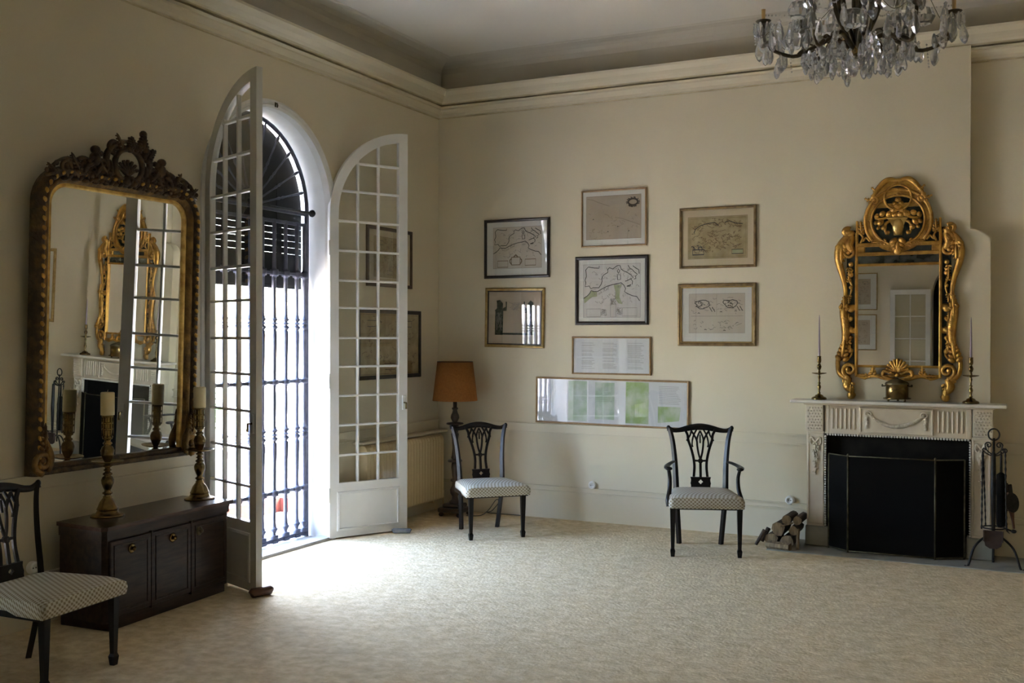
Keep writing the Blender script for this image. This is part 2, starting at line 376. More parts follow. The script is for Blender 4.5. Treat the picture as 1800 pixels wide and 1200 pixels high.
struct(skirt(0, RL).build('baseboard_right', TRIM, loc=(RW, 0, 0), rotz=-PI/2), 'cream skirting on the right wall', 'baseboard')

# arched architraves round the windows, thresholds
def arch_path(xc, R, zs, n=28): return [(xc-R, 0)]+[(xc-R*math.cos(PI*k/n), zs+R*math.sin(PI*k/n)) for k in range(n+1)]+[(xc+R, 0)]
for i, yc in enumerate((W1, W2, W3)):
    b = MB(); b.sweep(arch_path(yc, WR-.012, WS), [(0, -.05), (0, .010), (.020, .016), (.026, .006), (.045, .020), (.062, .012), (.064, 0)], smooth=False)
    struct(b.build('trim_%d' % (4+i), WHITE, rotz=LEFT), ('white arched casing round the open french window', 'white arched casing of the closed window at the left picture edge', 'white arched casing of the added third window, nearest the rear wall')[i], 'casing')
    s = MB(); s.box(-WT-.02, .0, yc-WR, yc+WR, -.05, .012); s.box(-.10, .012, yc-WR, yc+WR, -.05, .022)
    struct(s.build('sill_%d' % (1+i), SILL), ('pale stone threshold of the open french window', 'pale stone threshold of the second window', 'pale stone threshold of the added third window')[i], 'threshold')

# ------------------------------------------------------------------ french window leaves
LW, AR = .70, .625
HZ = [.66, .898, 1.132, 1.363, 1.59, 1.83, 2.047, 2.283, 2.519, 2.759, 2.985]
def xl(z): return .70-math.sqrt(max(0, AR*AR-(z-WS)**2)) if z > WS else .075
def leaf(name, label, loc, rotz, mirror=False):
    root = bpy.data.objects.new(name, None); C.objects.link(root); struct(root, label, 'french window'); root.location = loc; root.rotation_euler.z = rotz
    n = 18; a0 = math.acos(-.08/AR)
    inner = [(.08, .442), (.62, .442)]+[(.70+AR*math.cos(a0+(PI-a0)*k/n), WS+AR*math.sin(a0+(PI-a0)*k/n)) for k in range(n+1)]
    outer = [(0, .012), (LW, .012)]+[(.70+.70*math.cos(PI/2+PI/2*k/n), WS+.70*math.sin(PI/2+PI/2*k/n)) for k in range(n+1)]
    MB().ringplate(outer, inner, -.021, .021).build('frame', WHITE, root)
    for sgn in (-1, 1):
        p = MB(); p.sweep([(.085, .085), (.085, .352), (.605, .352), (.605, .085)], [(0, .021), (.004, .030), (.018, .027), (.022, .021)], closed=True)
        o = p.build('panel_moulding', WHITE, root)
        if sgn > 0: o.rotation_euler.z = PI; o.location = (.69, 0, 0)
    for z in HZ:
        a = xl(z)-.004
        MB().cbox(a, .625, -.016, .016, z-.009, z+.009, .004).build('glazing_bar', WHITE, root)
    cols = [.075, .252, .437, .62]
    for u in cols[1:3]:
        zt = WS+math.sqrt(AR*AR-(.70-u)**2)
        MB().cbox(u-.009, u+.009, -.0155, .0155, .44, zt+.005, .004).build('glazing_bar', WHITE, root)
    rows = [.442]+HZ+[3.2]
    for i in range(len(rows)-1):
        for k in range(3):
            z0, z1 = rows[i], rows[i+1]; c0, c1 = cols[k], cols[k+1]
            ztop = WS+math.sqrt(max(0, AR*AR-(.70-c1)**2)); z1 = min(z1, ztop)
            if z1-z0 < .02: continue
            zz = [z1-(z1-z0)*q/5 for q in range(6)]
            lp = [(min(c1-.001, max(c0, xl(z))), z) for z in zz]
            MB().prism([(c1, z0), (c1, z1)]+lp, -.002, .002).build('pane', GLASS, root)
    if mirror: root.scale = (1, -1, 1)
    # hinges and bolt
    for z in (.35, 1.25, 2.3): MB().lathe([(.0, -.06), (.009, -.055), (.009, .055), (0, .06)], 8, T((-.006, -.022, z))).build('hinge', WHITE, root)
    MB().cbox(LW-.05, LW-.02, -.032, -.02, 1.0, 1.12, .003).build('bolt_plate', WHITE, root)
    MB().tube([(LW-.035, -.028, 1.06), (LW-.035, -.06, 1.06), (LW-.035, -.062, 1.01)], .008, 8).build('handle', BRASS, root)
    return root
leaf('window_1', 'white glazed arched leaf standing open before the radiator', (-.002, -1.702, 0), math.atan2(.595, .316))
leaf('window_2', 'white glazed arched leaf seen nearly edge-on beside the gilt mirror', (.004, -3.062, 0), math.atan2(-.238, .612))
for k, (sg, lab) in enumerate(((-1, 'closed white glazed leaf of the second window, farther from the chair'), (1, 'closed white glazed leaf of the second window, behind the near chair'))):
    o = leaf('window_%d' % (3+k), lab, (-.045, W2+sg*(WR-.014), 0), -sg*PI/2); o.scale = (.978, 1, .992)
leaf('window_5', 'white glazed leaf of the added third window, folded to the rear', (.004, W3-WR, 0), math.radians(-60))
leaf('window_6', 'white glazed leaf of the added third window, folded forward', (-.002, W3+WR, 0), math.radians(62))

# ------------------------------------------------------------------ iron grilles, blinds, rods in the openings
def grille(yc, label, bl_label, zb=2.0):
    g = thing('iron_grille', label, 'grille', (-.215, yc, .012), LEFT, 'iron grilles in the french windows')
    def bar(name, pts, r, n=6): return MB().tube(pts, r, n).build(name, IRON, g)
    for sx in (-1, 1): MB().cbox(sx*.668-.014, sx*.668+.014, -.014, .014, 0, 2.56, .003).build('post', IRON, g)
    MB().cbox(-.68, .68, -.014, .014, .018, .048, .003).build('rail', IRON, g)
    for z in (.395, 1.24, 2.075, 2.47, 2.555): MB().cbox(-.66, .66, -.010, .010, z-.013, z+.013, .003).build('rail', IRON, g)
    MB().cbox(.262-.010, .262+.010, -.012, .012, .05, 2.07, .003).build('gate_edge', IRON, g)
    pr = [(.021, .045), (.021, .075), (.010, .080), (.012, .10), (.020, .125), (.011, .155), (.010, .36), (.022, .375), (.022, .415), (.011, .43), (.012, .60), (.015, .76), (.009, .785),
          (.019, .81), (.009, .828), (.023, .838), (.009, .850), (.020, .875), (.010, .905), (.011, 1.10), (.010, 1.21), (.021, 1.225), (.021, 1.26), (.010, 1.275), (.014, 1.60), (.009, 1.635),
          (.019, 1.66), (.009, 1.678), (.023, 1.688), (.009, 1.70), (.020, 1.725), (.010, 1.755), (.011, 2.03), (.020, 2.05), (.020, 2.10), (.010, 2.12), (.010, 2.46), (0, 2.465)]
    pr = [(max(0, q.x)*1.6, q.y) for q in bez([(a, c, 0) for a, c in pr], 3)]
    first = MB().lathe(pr, 10).build('baluster', IRON, g); first.location = (-.548, 0, 0)
    for k in range(1, 10): put(first, g, (-.548+.1365*k if k < 9 else .640, 0, 0))
    for k in range(10): MB().cbox(-.03, .03, -.022, .022, 0.012, .040, .003).build('foot_block', IRON, g).location = (-.548+.1365*k if k < 9 else .640, 0, 0)
    A = [(.672*math.cos(PI*k/24), 0, 2.56+.672*math.sin(PI*k/24)) for k in range(25)]
    bar('fan_arch', A, .016); bar('fan_hub', [(.13*math.cos(PI*k/12), 0, 2.565+.13*math.sin(PI*k/12)) for k in range(13)], .010)
    for k in range(1, 12):
        a = PI*k/12
        M = T((0, 0, 2.56)) @ Ry(PI/2-a)
        MB().lathe([(.008, .13), (.007, .30), (.012, .34), (.006, .36), (.012, .38), (.007, .42), (.008, .58), (.014, .60), (.014, .63), (.007, .64), (.007, .665), (0, .667)], 6, M).build('fan_spoke', IRON, g)
    # slatted blind lowered outside the grille
    bl = thing('slatted_blind', bl_label, 'blind', (-.280, yc, 0), LEFT, 'slatted blinds outside the windows')
    z = zb; k = 0
    while z < 3.24:
        def hwz(q): return .676 if q < WS else math.sqrt(max(.0004, .676**2-(q-WS)**2))
        gap = .0022 if (2.15 < z < 2.44) else -.004
        zs_ = [z+(.05-gap)*q/3 for q in range(4)]
        MB().prism([(hwz(q), q) for q in zs_]+[(-hwz(q), q) for q in reversed(zs_)], -.006, .006).build('slat', BLIND, bl)
        z += .05; k += 1
    MB().cbox(-.672, .672, -.012, .012, zb-.025, zb+.003, .003).build('bottom_bar', BLIND, bl)
    for sx in (-.45, -.22, .03, .17, .40): MB().cbox(sx-.03, sx+.03, -.010, -.005, zb, 2.9, .001).build('tape', BLIND, bl)
    rd = thing('curtain_rod', 'black iron rod with knob ends across the %s arch' % {W1: 'open window', W2: 'second window', W3: 'added third window'}[yc], 'rod', (-.125, yc, 2.57), LEFT)
    MB().tube([(-.60, 0, 0), (.60, 0, 0)], .010, 8).build('rod', BLACKIRON, rd)
    for sx in (-1, 1): MB().lathe([(0, -.035), (.012, -.03), (.012, -.012), (.026, -.005), (.030, .008), (.022, .022), (0, .026)], 10, T((sx*.615, 0, 0)) @ Ry(sx*PI/2)).build('finial', BLACKIRON, rd)
grille(W1, 'dark wrought iron grille with turned balusters and fan top in the open window', 'dark slatted blind hanging in the arch of the open window')
grille(W2, 'dark wrought iron grille behind the closed second window', 'dark slatted blind out of view, lowered to cut light from the second window', .60)  # unseen blind set low to hold back light, so the open window dominates
grille(W3, 'dark wrought iron grille of the added third window, nearest the rear wall', 'dark slatted blind lowered to dim the added third window, nearest the rear wall', .85)  # unseen blind, lowered to weaken the added window
hk = MB().tube([(0, 0, .03), (0, -.018, .03), (0, -.022, .015), (0, -.018, .0)], .005, 6); hk.cbox(-.008, .008, -.004, 0, .005, .040, .001)
tag(hk.build('wall_hook', OLDBRASS, loc=(.021, -2.383, 3.262), rotz=LEFT), 'small brass hook above the arched window', 'hook')

# ------------------------------------------------------------------ outside
struct(MB().box(-40, -WT, -40, 30, -.3, -.03).build('floor_terrace', TERRACE), 'sunlit pale terrace beyond the iron grille', 'terrace')
k = MB(); k.box(-1.46, -1.30, -14, -.68, -.03, .10); k.box(-1.46, -WT, -.68, -.54, -.03, .10)
tag(k.build('terrace_kerb', REDWALL), 'low terracotta red kerb on the sunlit terrace', 'kerb')
def shrub(x, y, h, r, lab):
    s = thing('garden_shrub', lab, 'shrub', (x, y, -.03), 0, 'shrubs beyond the terrace')
    MB().tube([(0, 0, 0), (.02, 0, h*.4), (-.02, .02, h*.75)], [.04, .03, .015], 6).build('stem', BARK, s)
    f = MB(); rnd = random.Random(int(abs(x*100+y*37)))
    for i in range(420):
        while True:
            p = Vector((rnd.uniform(-1, 1), rnd.uniform(-1, 1), rnd.uniform(-1, 1)))
            if p.length < 1 and p.length > .35: break
        c = Vector((p.x*r, p.y*r, h*.6+p.z*h*.42)); a = rnd.uniform(0, 6.3); t = rnd.uniform(-1, 1); L = rnd.uniform(.07, .13)
        f.add([(-L, 0, 0), (0, -L*.35, .01), (L, 0, 0), (0, L*.35, .01)], [(0, 1, 2, 3)], False, T(c) @ Rz(a) @ Rx(t) @ Ry(t*.6))
    f.build('foliage', LEAFM, s, kind='stuff')
shrub(-3.2, -7.6, 1.5, .7, 'leafy green garden shrub beyond the second window')
shrub(-3.6, -5.4, 1.8, .8, 'tall leafy shrub between the two windows outside')
shrub(-3.4, -3.6, 1.5, .7, 'leafy shrub outside facing the first window')
shrub(-3.9, .6, 1.2, .6, 'rounded shrub at the far end of the terrace')
# ------------------------------------------------------------------ chairs (local: front = +y, x to the sitter's left/right)
def lean(z): return -.20-.17*max(0, z-.42)
def leg_front(b, sx, hx=.222):
    x, y = sx*hx, .225
    for z0, z1, h0, h1 in ((.06, .37, .0125, .020), (.045, .06, .018, .0125), (.0, .045, .013, .018)):
        vs = [(x+a*h0, y+c*h0, z0) for a, c in ((-1, -1), (1, -1), (1, 1), (-1, 1))]+[(x+a*h1, y+c*h1, z1) for a, c in ((-1, -1), (1, -1), (1, 1), (-1, 1))]
        b.add(vs, [(0, 3, 2, 1), (4, 5, 6, 7), (0, 1, 5, 4), (1, 2, 6, 5), (2, 3, 7, 6), (3, 0, 4, 7)])
def chair(label, loc, face, arms=False, group='dark pierced-back chairs'):
    ch = thing('armchair' if arms else 'side_chair', label, 'armchair' if arms else 'chair', loc, math.atan2(face[1], face[0])-PI/2, group)
    for sx in (-1, 1):
        b = MB(); leg_front(b, sx, .241 if arms else .222); b.build('leg', EBONY, ch)
        p = bez([(sx*.160, -.262, 0), (sx*.172, -.228, .18), (sx*.186, -.200, .38)], 6)
        MB().tube(p, [.0175]*len(p), 4, flat=(1.25, 1.1), ref=(1, 1, 0), smooth=False).build('leg', EBONY, ch)
        p = bez([(sx*.186, -.20, .37), (sx*.189, lean(.5), .50), (sx*.196, lean(.65), .65), (sx*.213, lean(.80), .80), (sx*.236, lean(.90), .895)], 6)
        MB().tube(p, [.022-.006*i/len(p) for i in range(len(p))], 4, flat=(1.15, 1.0), ref=(1, 1, 0), smooth=False).build('back_post', EBONY, ch)
    # seat rails and upholstered seat
    fr = MB(); fr.prism([(-.235, -.21), (-.262, .24), (.262, .24), (.235, -.21)], .0, .03, Matrix(((1, 0, 0, 0), (0, 0, 1, 0), (0, 1, 0, .345), (0, 0, 0, 1))))
    fr.build('seat_frame', EBONY, ch)
    s = MB(); nx, ny = 14, 12; vs = []; fs = []
    def P(u, v, z): hw = .222+.048*v; return (u*hw, -.225+.487*v, z)
    for j in range(ny+1):
        for i in range(nx+1):
            u = -1+2*i/nx; v = j/ny; e = min(1, (1-abs(u))*4.5, ) ; q = min(1, (1-v)*6, v*6+.2); d = (1-(1-min(1, e))**2)*.55+(1-(1-min(1, q))**2)*.45
            z = .418+.030*d+.014*(1-u*u)*(1-(2*v-1)**2)
            vs.append(P(u, v, z))
    for j in range(ny):
        for i in range(nx): a = j*(nx+1)+i; fs.append((a, a+1, a+nx+2, a+nx+1))
    s.add(vs, fs, True)
    edge = [j*(nx+1) for j in range(ny+1)]; bd = list(range(nx+1))+[j*(nx+1)+nx for j in range(1, ny+1)]+[ny*(nx+1)+i for i in range(nx-1, -1, -1)]+[j*(nx+1) for j in range(ny-1, 0, -1)]
    top = [vs[i] for i in bd]; mid = [(x*1.018, -.0+ (y-.02)*1.018+.02, .392) for x, y, z in top]; bot = [(x, y, .356) for x, y, z in top]; k = len(bd)
    s.add(top+mid+bot, [(i, (i+1) % k, k+(i+1) % k, k+i) for i in range(k)]+[(k+i, k+(i+1) % k, 2*k+(i+1) % k, 2*k+i) for i in range(k)]+[tuple(range(3*k-1, 2*k-1, -1))], True)
    s.build('seat', FABRIC, ch)
    # crest rail
    prof = [(-.245, .893, .020), (-.235, .888, .017), (-.20, .876, .015), (-.15, .880, .017), (-.10, .892, .020), (-.05, .902, .022), (0, .906, .023)]
    prof = prof+[(-x, z, h) for x, z, h in reversed(prof[:-1])]
    pts = bez([(x, lean(.9)-.012*(1-(x/.245)**2), z) for x, z, h in prof], 3); hs = bez([(h, 0, 0) for x, z, h in prof], 3)
    cr = MB(); cr.tube(pts, [h.x for h in hs], 6, flat=(1.25, .62), ref=(0, 0, 1), smooth=True)
    for sx in (-1, 1): cr.ell((sx*.243, lean(.9), .897), (.016, .013, .020), n=8, m=5)
    cr.build('crest_rail', EBONY, ch)
    # pierced splat
    sp = MB()
    def rib(p, w=.009, d=.7):
        w *= 1.3
        q = bez([(x, lean(z)-.004, z) for x, z in p], 5); sp.tube(q, w, 4, flat=(d, 1.0), ref=(0, 1, 0), smooth=False)
    for sx in (-1, 1):
        rib([(sx*.118, .885), (sx*.097, .845), (sx*.090, .80), (sx*.070, .74), (sx*.052, .665), (sx*.046, .60), (sx*.052, .525)], .0105)
        sp.ell((sx*.096, lean(.80)-.004, .803), (.012, .008, .009), n=8, m=5)
        rib([(0, .655), (sx*.013, .70), (sx*.022, .755), (sx*.026, .80), (sx*.045, .84), (sx*.068, .875)], .008)
        rib([(sx*.026, .80), (sx*.018, .835), (0, .875)], .007)
        rib([(sx*.060, .80), (sx*.050, .84), (sx*.026, .885)], .007)
        rib([(sx*.092, .815), (sx*.075, .845), (sx*.066, .88)], .007)
        rib([(sx*.060, .80), (sx*.062, .77), (sx*.056, .75)], .006)
    rib([(0, .51), (0, .58), (0, .63)], .0105); rib([(0, .78), (0, .82), (0, .845)], .006)
    rib([(-.048, .648), (0, .646), (.048, .648)], .008)
    MB_d = [(.016*math.cos(2*PI*k/8), .646+.016*math.sin(2*PI*k/8)) for k in range(8)]
    Q = Matrix(((1, 0, 0, 0), (0, 1, -.17, .17*.42-.204), (0, 0, 1, 0), (0, 0, 0, 1)))
    n = 24; outer = []; inner = []
    for k in range(n):
        a = 2*PI*k/n; c, d = math.cos(a), math.sin(a); m_ = max(abs(c), abs(d)); x = .078*c/m_; z = .047*d/m_
        x *= 1-.13*math.sin(PI*min(1, abs(z)/.047))*.5; outer.append((x, .477+z)); rr = .011+.006*abs(math.cos(2*a)); inner.append((rr*c, .488+rr*d))
    sp.ringplate(outer, inner, -.009, .009, Q)
    sp.ringplate([(2.0*(x), .646+2.0*(z-.646)) for x, z in [(p[0]*.62, .646+(p[1]-.646)*.62) for p in MB_d]], [(p[0]*.45, .646+(p[1]-.646)*.45) for p in MB_d], -.008, .008, Q)
    sp.build('splat', EBONY, ch)
    MB().cbox(-.19, .19, -.222, -.192, .395, .432, .004).build('back_shoe', EBONY, ch)
    if arms:
        for sx in (-1, 1):
            p = bez([(sx*.200, lean(.63)-.002, .640), (sx*.225, -.16, .642), (sx*.262, -.05, .633), (sx*.272, .045, .628), (sx*.262, .085, .625)], 6)
            a = MB(); a.tube(p, [.013+.009*min(1, i/len(p)*1.3) for i in range(len(p))], 8, flat=(.62, 1.15), ref=(0, 0, 1)); a.ell((sx*.262, .085, .624), (.028, .030, .015), n=10, m=5)
            a.build('arm', EBONY, ch)
            p = bez([(sx*.262, .06, .615), (sx*.252, .035, .55), (sx*.254, .06, .47), (sx*.268, .11, .40), (sx*.262, .12, .35)], 6)
            MB().tube(p, [.012+.008*i/len(p) for i in range(len(p))], 6, flat=(1, 1.1), smooth=True).build('arm_support', EBONY, ch)
    if not arms: ch.scale = (.98, .98, .955)
    return ch
chair('dark wooden side chair with pierced back, standing before the floor lamp', (1.005, -.905, 0), (.71, -.705))
chair('dark armchair with pierced back and pale patterned seat below the framed maps', (2.755, -.780, 0), (.360, -.933), True)
chair('dark side chair at the near left, cut by the picture edge, beside the sideboard', (.730, -4.950, 0), (math.cos(math.radians(5.5)), math.sin(math.radians(5.5))))

# ------------------------------------------------------------------ sideboard with candlesticks
SBZ = .575
sb = thing('sideboard', 'low dark mahogany sideboard under the large gilt mirror', 'sideboard', (.243, -3.869, 0), math.radians(3.5))
MB().prism([(-.16, -.46), (-.16, .52), (.205, .52), (.205, -.485), (.185, -.505)], .05, SBZ-.03, Matrix(((1, 0, 0, 0), (0, 0, 1, 0), (0, 1, 0, 0), (0, 0, 0, 1)))).build('body', MAHOG, sb)
MB().cbox(-.155, .195, -.46, .515, 0, .05, .003).build('plinth', MAHOG, sb)
t = MB(); t.prism([(-.165, -.478), (-.165, .55), (.232, .55), (.232, -.505), (.207, -.53)], 0, .022, Matrix(((1, 0, 0, 0), (0, 0, 1, 0), (0, 1, 0, SBZ-.022), (0, 0, 0, 1))))
t.build('top', MAHTOP, sb)
MB().prism([(-.16, -.468), (-.16, .53), (.216, .53), (.216, -.495), (.196, -.515)], SBZ-.075, SBZ-.022, Matrix(((1, 0, 0, 0), (0, 0, 1, 0), (0, 1, 0, 0), (0, 0, 0, 1)))).build('frieze', MAHOG, sb)
for k, (y0, y1) in enumerate(((-.475, -.165), (-.155, .170), (.180, .505))):
    d = MB().cbox(.205, .221, y0, y1, .075, SBZ-.085, .004).build('door', MAHOG, sb)
    q = MB(); q.sweep([(y0+.035, .11), (y0+.035, SBZ-.12), (y1-.035, SBZ-.12), (y1-.035, .11)], [(0, 0), (.003, .004), (.010, .004), (.013, 0)], closed=True)
    o = q.build('door_moulding', MAHOG, d); o.rotation_euler.z = PI/2; o.location = (.221, 0, 0)
    ky = (y0+y1)/2 if k < 2 else y0+.06
    kn = MB(); kn.lathe([(.026, 0), (.028, .004), (.020, .008), (.018, .008)], 16, T((.221, ky, .43)) @ Ry(PI/2)); kn.lathe([(.008, 0), (.008, .012), (.014, .018), (.012, .026), (0, .028)], 12, T((.221, ky, .43)) @ Ry(PI/2))
    kn.build('knob', BRASS if k < 2 else OLDBRASS, d)
for y in (-.16, .175): MB().cbox(.203, .224, y-.006, y+.006, .06, SBZ-.075, .002).build('pilaster', MAHOG, sb)

def big_candlestick(loc, label, clabel):
    c = thing('brass_candlestick', label, 'candlestick', loc, 0, 'tall brass candlesticks on the sideboard')
    MB().lathe([(.093, 0), (.095, .006), (.088, .011), (.066, .016), (.060, .026), (.056, .034), (.060, .040), (.054, .052), (.044, .078), (.030, .098), (.024, .104), (.026, .110), (.020, .116), (.0185, .124)], 28).build('base', BRASS, c)
    MB().lathe([(.0185, .122), (.028, .128), (.028, .134), (.018, .140), (.017, .148), (.024, .162), (.033, .186), (.035, .206), (.028, .222), (.018, .230), (.026, .236), (.026, .243), (.015, .250), (.015, .256), (.024, .262), (.015, .268),
                (.014, .276), (.026, .284), (.014, .292), (.013, .300)], 22).build('stem', BRASS, c)
    MB().lathe([(.013, .298), (.06, .302), (.086, .309), (.090, .315), (.087, .316), (.06, .307), (.013, .305)], 28).build('drip_pan', BRASS, c)
    MB().lathe([(.014, .304), (.022, .318), (.034, .345), (.038, .372), (.030, .394), (.018, .404), (.025, .411), (.025, .418), (.016, .424), (.017, .434), (.027, .440), (.028, .446), (.024, .448)], 22).build('vase', BRASS, c)
    cu = MB(); cu.lathe([(.022, .446), (.030, .448), (.030, .456), (.026, .458)], 18)
    for z in (.490, .525, .562): cu.lathe([(.029, z), (.033, z+.003), (.033, z+.008), (.029, z+.011)], 18)
    for k in range(8): a = 2*PI*k/8; cu.tube([(.031*math.cos(a), .031*math.sin(a), .45), (.031*math.cos(a), .031*math.sin(a), .572)], .0032, 5)
    cu.lathe([(.024, .45), (.024, .572)], 16)
    cu.build('cup', BRASS, c)
    k = MB().lathe([(.028, 0), (.0375, .002), (.038, .01), (.038, .128), (.034, .133), (.012, .130), (0, .131)], 24)
    k.tube([(0, 0, .129), (.001, 0, .140), (.004, 0, .146)], .0015, 5)
    tag(k.build('candle', CANDLE, loc=(loc[0], loc[1], loc[2]+.5735)), clabel, 'candle', 'thick ivory candles')
big_candlestick((.212, -4.095, SBZ), 'tall turned brass candlestick at the near end of the sideboard', 'thick ivory candle on the nearer tall candlestick')
big_candlestick((.238, -3.385, SBZ), 'tall turned brass candlestick at the window end of the sideboard', 'thick ivory candle on the candlestick nearer the window')

# ------------------------------------------------------------------ ornament kit
def scroll(b, cx, cz, r0, r1, a0, turns, w0, w1, y=-.04, d=.8):
    p = spiral(cx, cz, r0, r1, a0, turns, y); n = len(p)
    b.tube(p, [w0+(w1-w0)*i/(n-1) for i in range(n)], 6, flat=(d, 1), ref=(0, 1, 0))
    b.ell((cx+r1*math.cos(a0+turns*2*PI), y, cz+r1*math.sin(a0+turns*2*PI)), (w1*1.7, w1*1.5, w1*1.7), n=8, m=5)
def frond(b, p, w, y=-.04, d=.8, tip=.25, base=.55):              # tapering curved leaf through x,z points
    q = bez([(x, y, z) for x, z in p], 6); n = len(q)
    b.tube(q, [w*(base+(1-base)*math.sin(PI*min(1, (i/(n-1))*1.35)) if i/(n-1) < .74 else 1.0-(1-tip)*((i/(n-1)-.74)/.26)) if True else w for i in range(n)], 6, flat=(d, 1), ref=(0, 1, 0))
def leafy(b, x, z, L, a, w, y=-.045, lobes=5, d=.5):              # acanthus leaf: lobes along a rib
    dx, dz = math.cos(a), math.sin(a)
    for k in range(lobes):
        t = k/(lobes-1); s = w*(1-.55*t)
        for sg in (-1, 1):
            cx = x+dx*L*t*.85-dz*sg*s*.55; cz = z+dz*L*t*.85+dx*sg*s*.55
            b.ell((cx, y, cz), (s*.62, s*d, s*.40), Ry(-(a+sg*.9)), n=8, m=5)
    b.ell((x+dx*L*.5, y-.006, z+dz*L*.5), (L*.55, w*.4, w*.30), Ry(-a), n=8, m=5)

# ------------------------------------------------------------------ large gilt mirror on the window wall
lm = thing('large_mirror', 'large arched-corner mirror in a dark gilt carved frame with crest', 'mirror', (.030, -3.885, .838), LEFT)
lm.rotation_euler = (Matrix.Rotation(LEFT+math.radians(-.17), 4, 'Z') @ Matrix.Rotation(math.radians(1.72), 4, 'X')).to_euler()
GW, GH = .498, 1.595                                              # half glass width, glass top
def mpath(e, rr): # outline offset e outward
    x = GW+e; zt = GH+e; r_ = rr+e
    return [(-x, .0)]+[(-x+r_-r_*math.cos(PI/2*k/8), zt-r_+r_*math.sin(PI/2*k/8)) for k in range(9)]+[(x-r_+r_*math.sin(PI/2*k/8), zt-r_+r_*math.cos(PI/2*k/8)) for k in range(9)]+[(x, .0)]
gl = MB(); gl.prism([(-x, z) if False else (x, max(z, .045)) for x, z in mpath(.012, .10)], -.018, -.014); gl.build('mirror_glass', MIRROR, lm)
MB().prism([(x, z) for x, z in mpath(.09, .10)], -.014, .0).build('back_board', MAHOG, lm)
fm = MB(); fm.sweep(mpath(0, .10), [(0, .014), (0, .028), (.010, .034), (.018, .030), (.024, .032)], smooth=True); fm.build('inner_gilt_edge', BRIGHTGILT, lm)
fm = MB(); fm.sweep(mpath(0, .10), [(.022, .03), (.030, .046), (.045, .060), (.056, .062), (.060, .052), (.066, .050)], smooth=True); fm.build('hollow_moulding', OLDGILT, lm)
fm = MB(); fm.sweep(mpath(0, .10), [(.064, .05), (.070, .068), (.085, .078), (.100, .072), (.110, .055), (.116, .030), (.116, 0)], smooth=True); fm.build('outer_moulding', DARKGILT, lm)
bd = MB(); pth = mpath(.083, .10); acc = 0
for i in range(len(pth)-1):
    a = Vector(pth[i]); c = Vector(pth[i+1]); L = (c-a).length; s = -acc
    ang = math.atan2((c-a).y, (c-a).x)
    while s+.052 <= L:
        s += .052; q = a+(c-a)*(s/L); bd.ell((q.x, -.076, q.y), (.017, .012, .011), Ry(-ang-.5), n=8, m=5)
    acc = L-s
bd.build('carved_ribbon', GILT, lm, kind='stuff')
bt = MB(); bt.cbox(-GW-.116, GW+.116, -.060, 0, .0, .030, .006); bt.cbox(-GW-.02, GW+.02, -.042, -.01, .028, .056, .006); bt.build('bottom_rail', DARKGILT, lm)
for sx in (-1, 1):
    s = MB(); scroll(s, sx*(GW+.058), .075, .062, .014, -PI/2 if sx > 0 else -PI/2, sx*1.4, .020, .012, -.075); frond(s, [(sx*(GW+.02), .02), (sx*(GW+.012), .10), (sx*(GW+.045), .19), (sx*(GW+.06), .27)], .026, -.075)
    leafy(s, sx*(GW+.06), .15, .14, PI/2, .030, -.085); s.build('corner_scroll', OLDGILT, lm)
cs = MB(); zt = GH+.09
CSZ = .86
for sx in (-1, 1):                                                 # carved crest, nearly symmetrical
    scroll(cs, sx*.20, zt+.075, .075, .018, PI/2, -sx*1.25, .020, .012, -.06)
    scroll(cs, sx*.315, zt+.045, .058, .014, PI*.2 if sx > 0 else PI*.8, sx*1.3, .016, .010, -.06)
    scroll(cs, sx*.43, zt+.02, .045, .010, PI/2, -sx*1.3, .014, .008, -.06)
    frond(cs, [(sx*.13, zt-.02), (sx*.26, zt+.0), (sx*.38, zt-.005), (sx*.50, zt-.02), (sx*.575, zt-.055)], .030, -.055)
    frond(cs, [(sx*.30, zt+.02), (sx*.40, zt+.075), (sx*.48, zt+.06), (sx*.545, zt+.0)], .014, -.06)
    leafy(cs, sx*.16, zt+.01, .16, PI/2+sx*(-.7), .040, -.065); leafy(cs, sx*.36, zt+.01, .12, PI/2-sx*.5, .030, -.065)
    leafy(cs, sx*.50, zt-.03, .09, PI/2-sx*.9, .026, -.06); leafy(cs, sx*.26, zt-.02, .11, PI/2+sx*.5, .034, -.07)
    cs.ell((sx*.250, zt+.125, -.0) if False else (sx*.250, -.065, zt+.105), (.032, .030, .050), n=10, m=6); cs.ell((sx*.252, -.068, zt+.165), (.027, .027, .029), n=10, m=6)   # little seated figures
    frond(cs, [(sx*.235, zt+.12), (sx*.285, zt+.10), (sx*.315, zt+.055)], .014, -.08); frond(cs, [(sx*.27, zt+.07), (sx*.31, zt+.05), (sx*.335, zt+.0)], .017, -.08)
    scroll(cs, sx*.105, zt+.215, .048, .012, -PI/2, sx*1.2, .018, .010, -.06); frond(cs, [(sx*.145, zt+.05), (sx*.165, zt+.13), (sx*.135, zt+.20), (sx*.06, zt+.25), (0, zt+.27)], .022, -.06)
    leafy(cs, sx*.06, zt+.215, .10, PI/2-sx*.5, .026, -.07)
    for k in range(4): cs.ell((sx*(.50+.022*k), -.058, zt+.035-.018*k), (.011, .012, .018), n=6, m=4)
cs.tube([(.105*math.cos(2*PI*k/24), -.062, zt+.10+.112*math.sin(2*PI*k/24)) for k in range(24)], .017, 6, closed=True, ref=(0, 1, 0))
for k in range(7):                                                 # shell in the cartouche
    a = PI*(.12+.76*k/6); frond(cs, [(0, zt+.03), (.045*math.cos(a), zt+.05+.045*math.sin(a)), (.088*math.cos(a), zt+.05+.092*math.sin(a))], .013, -.055, tip=.8)
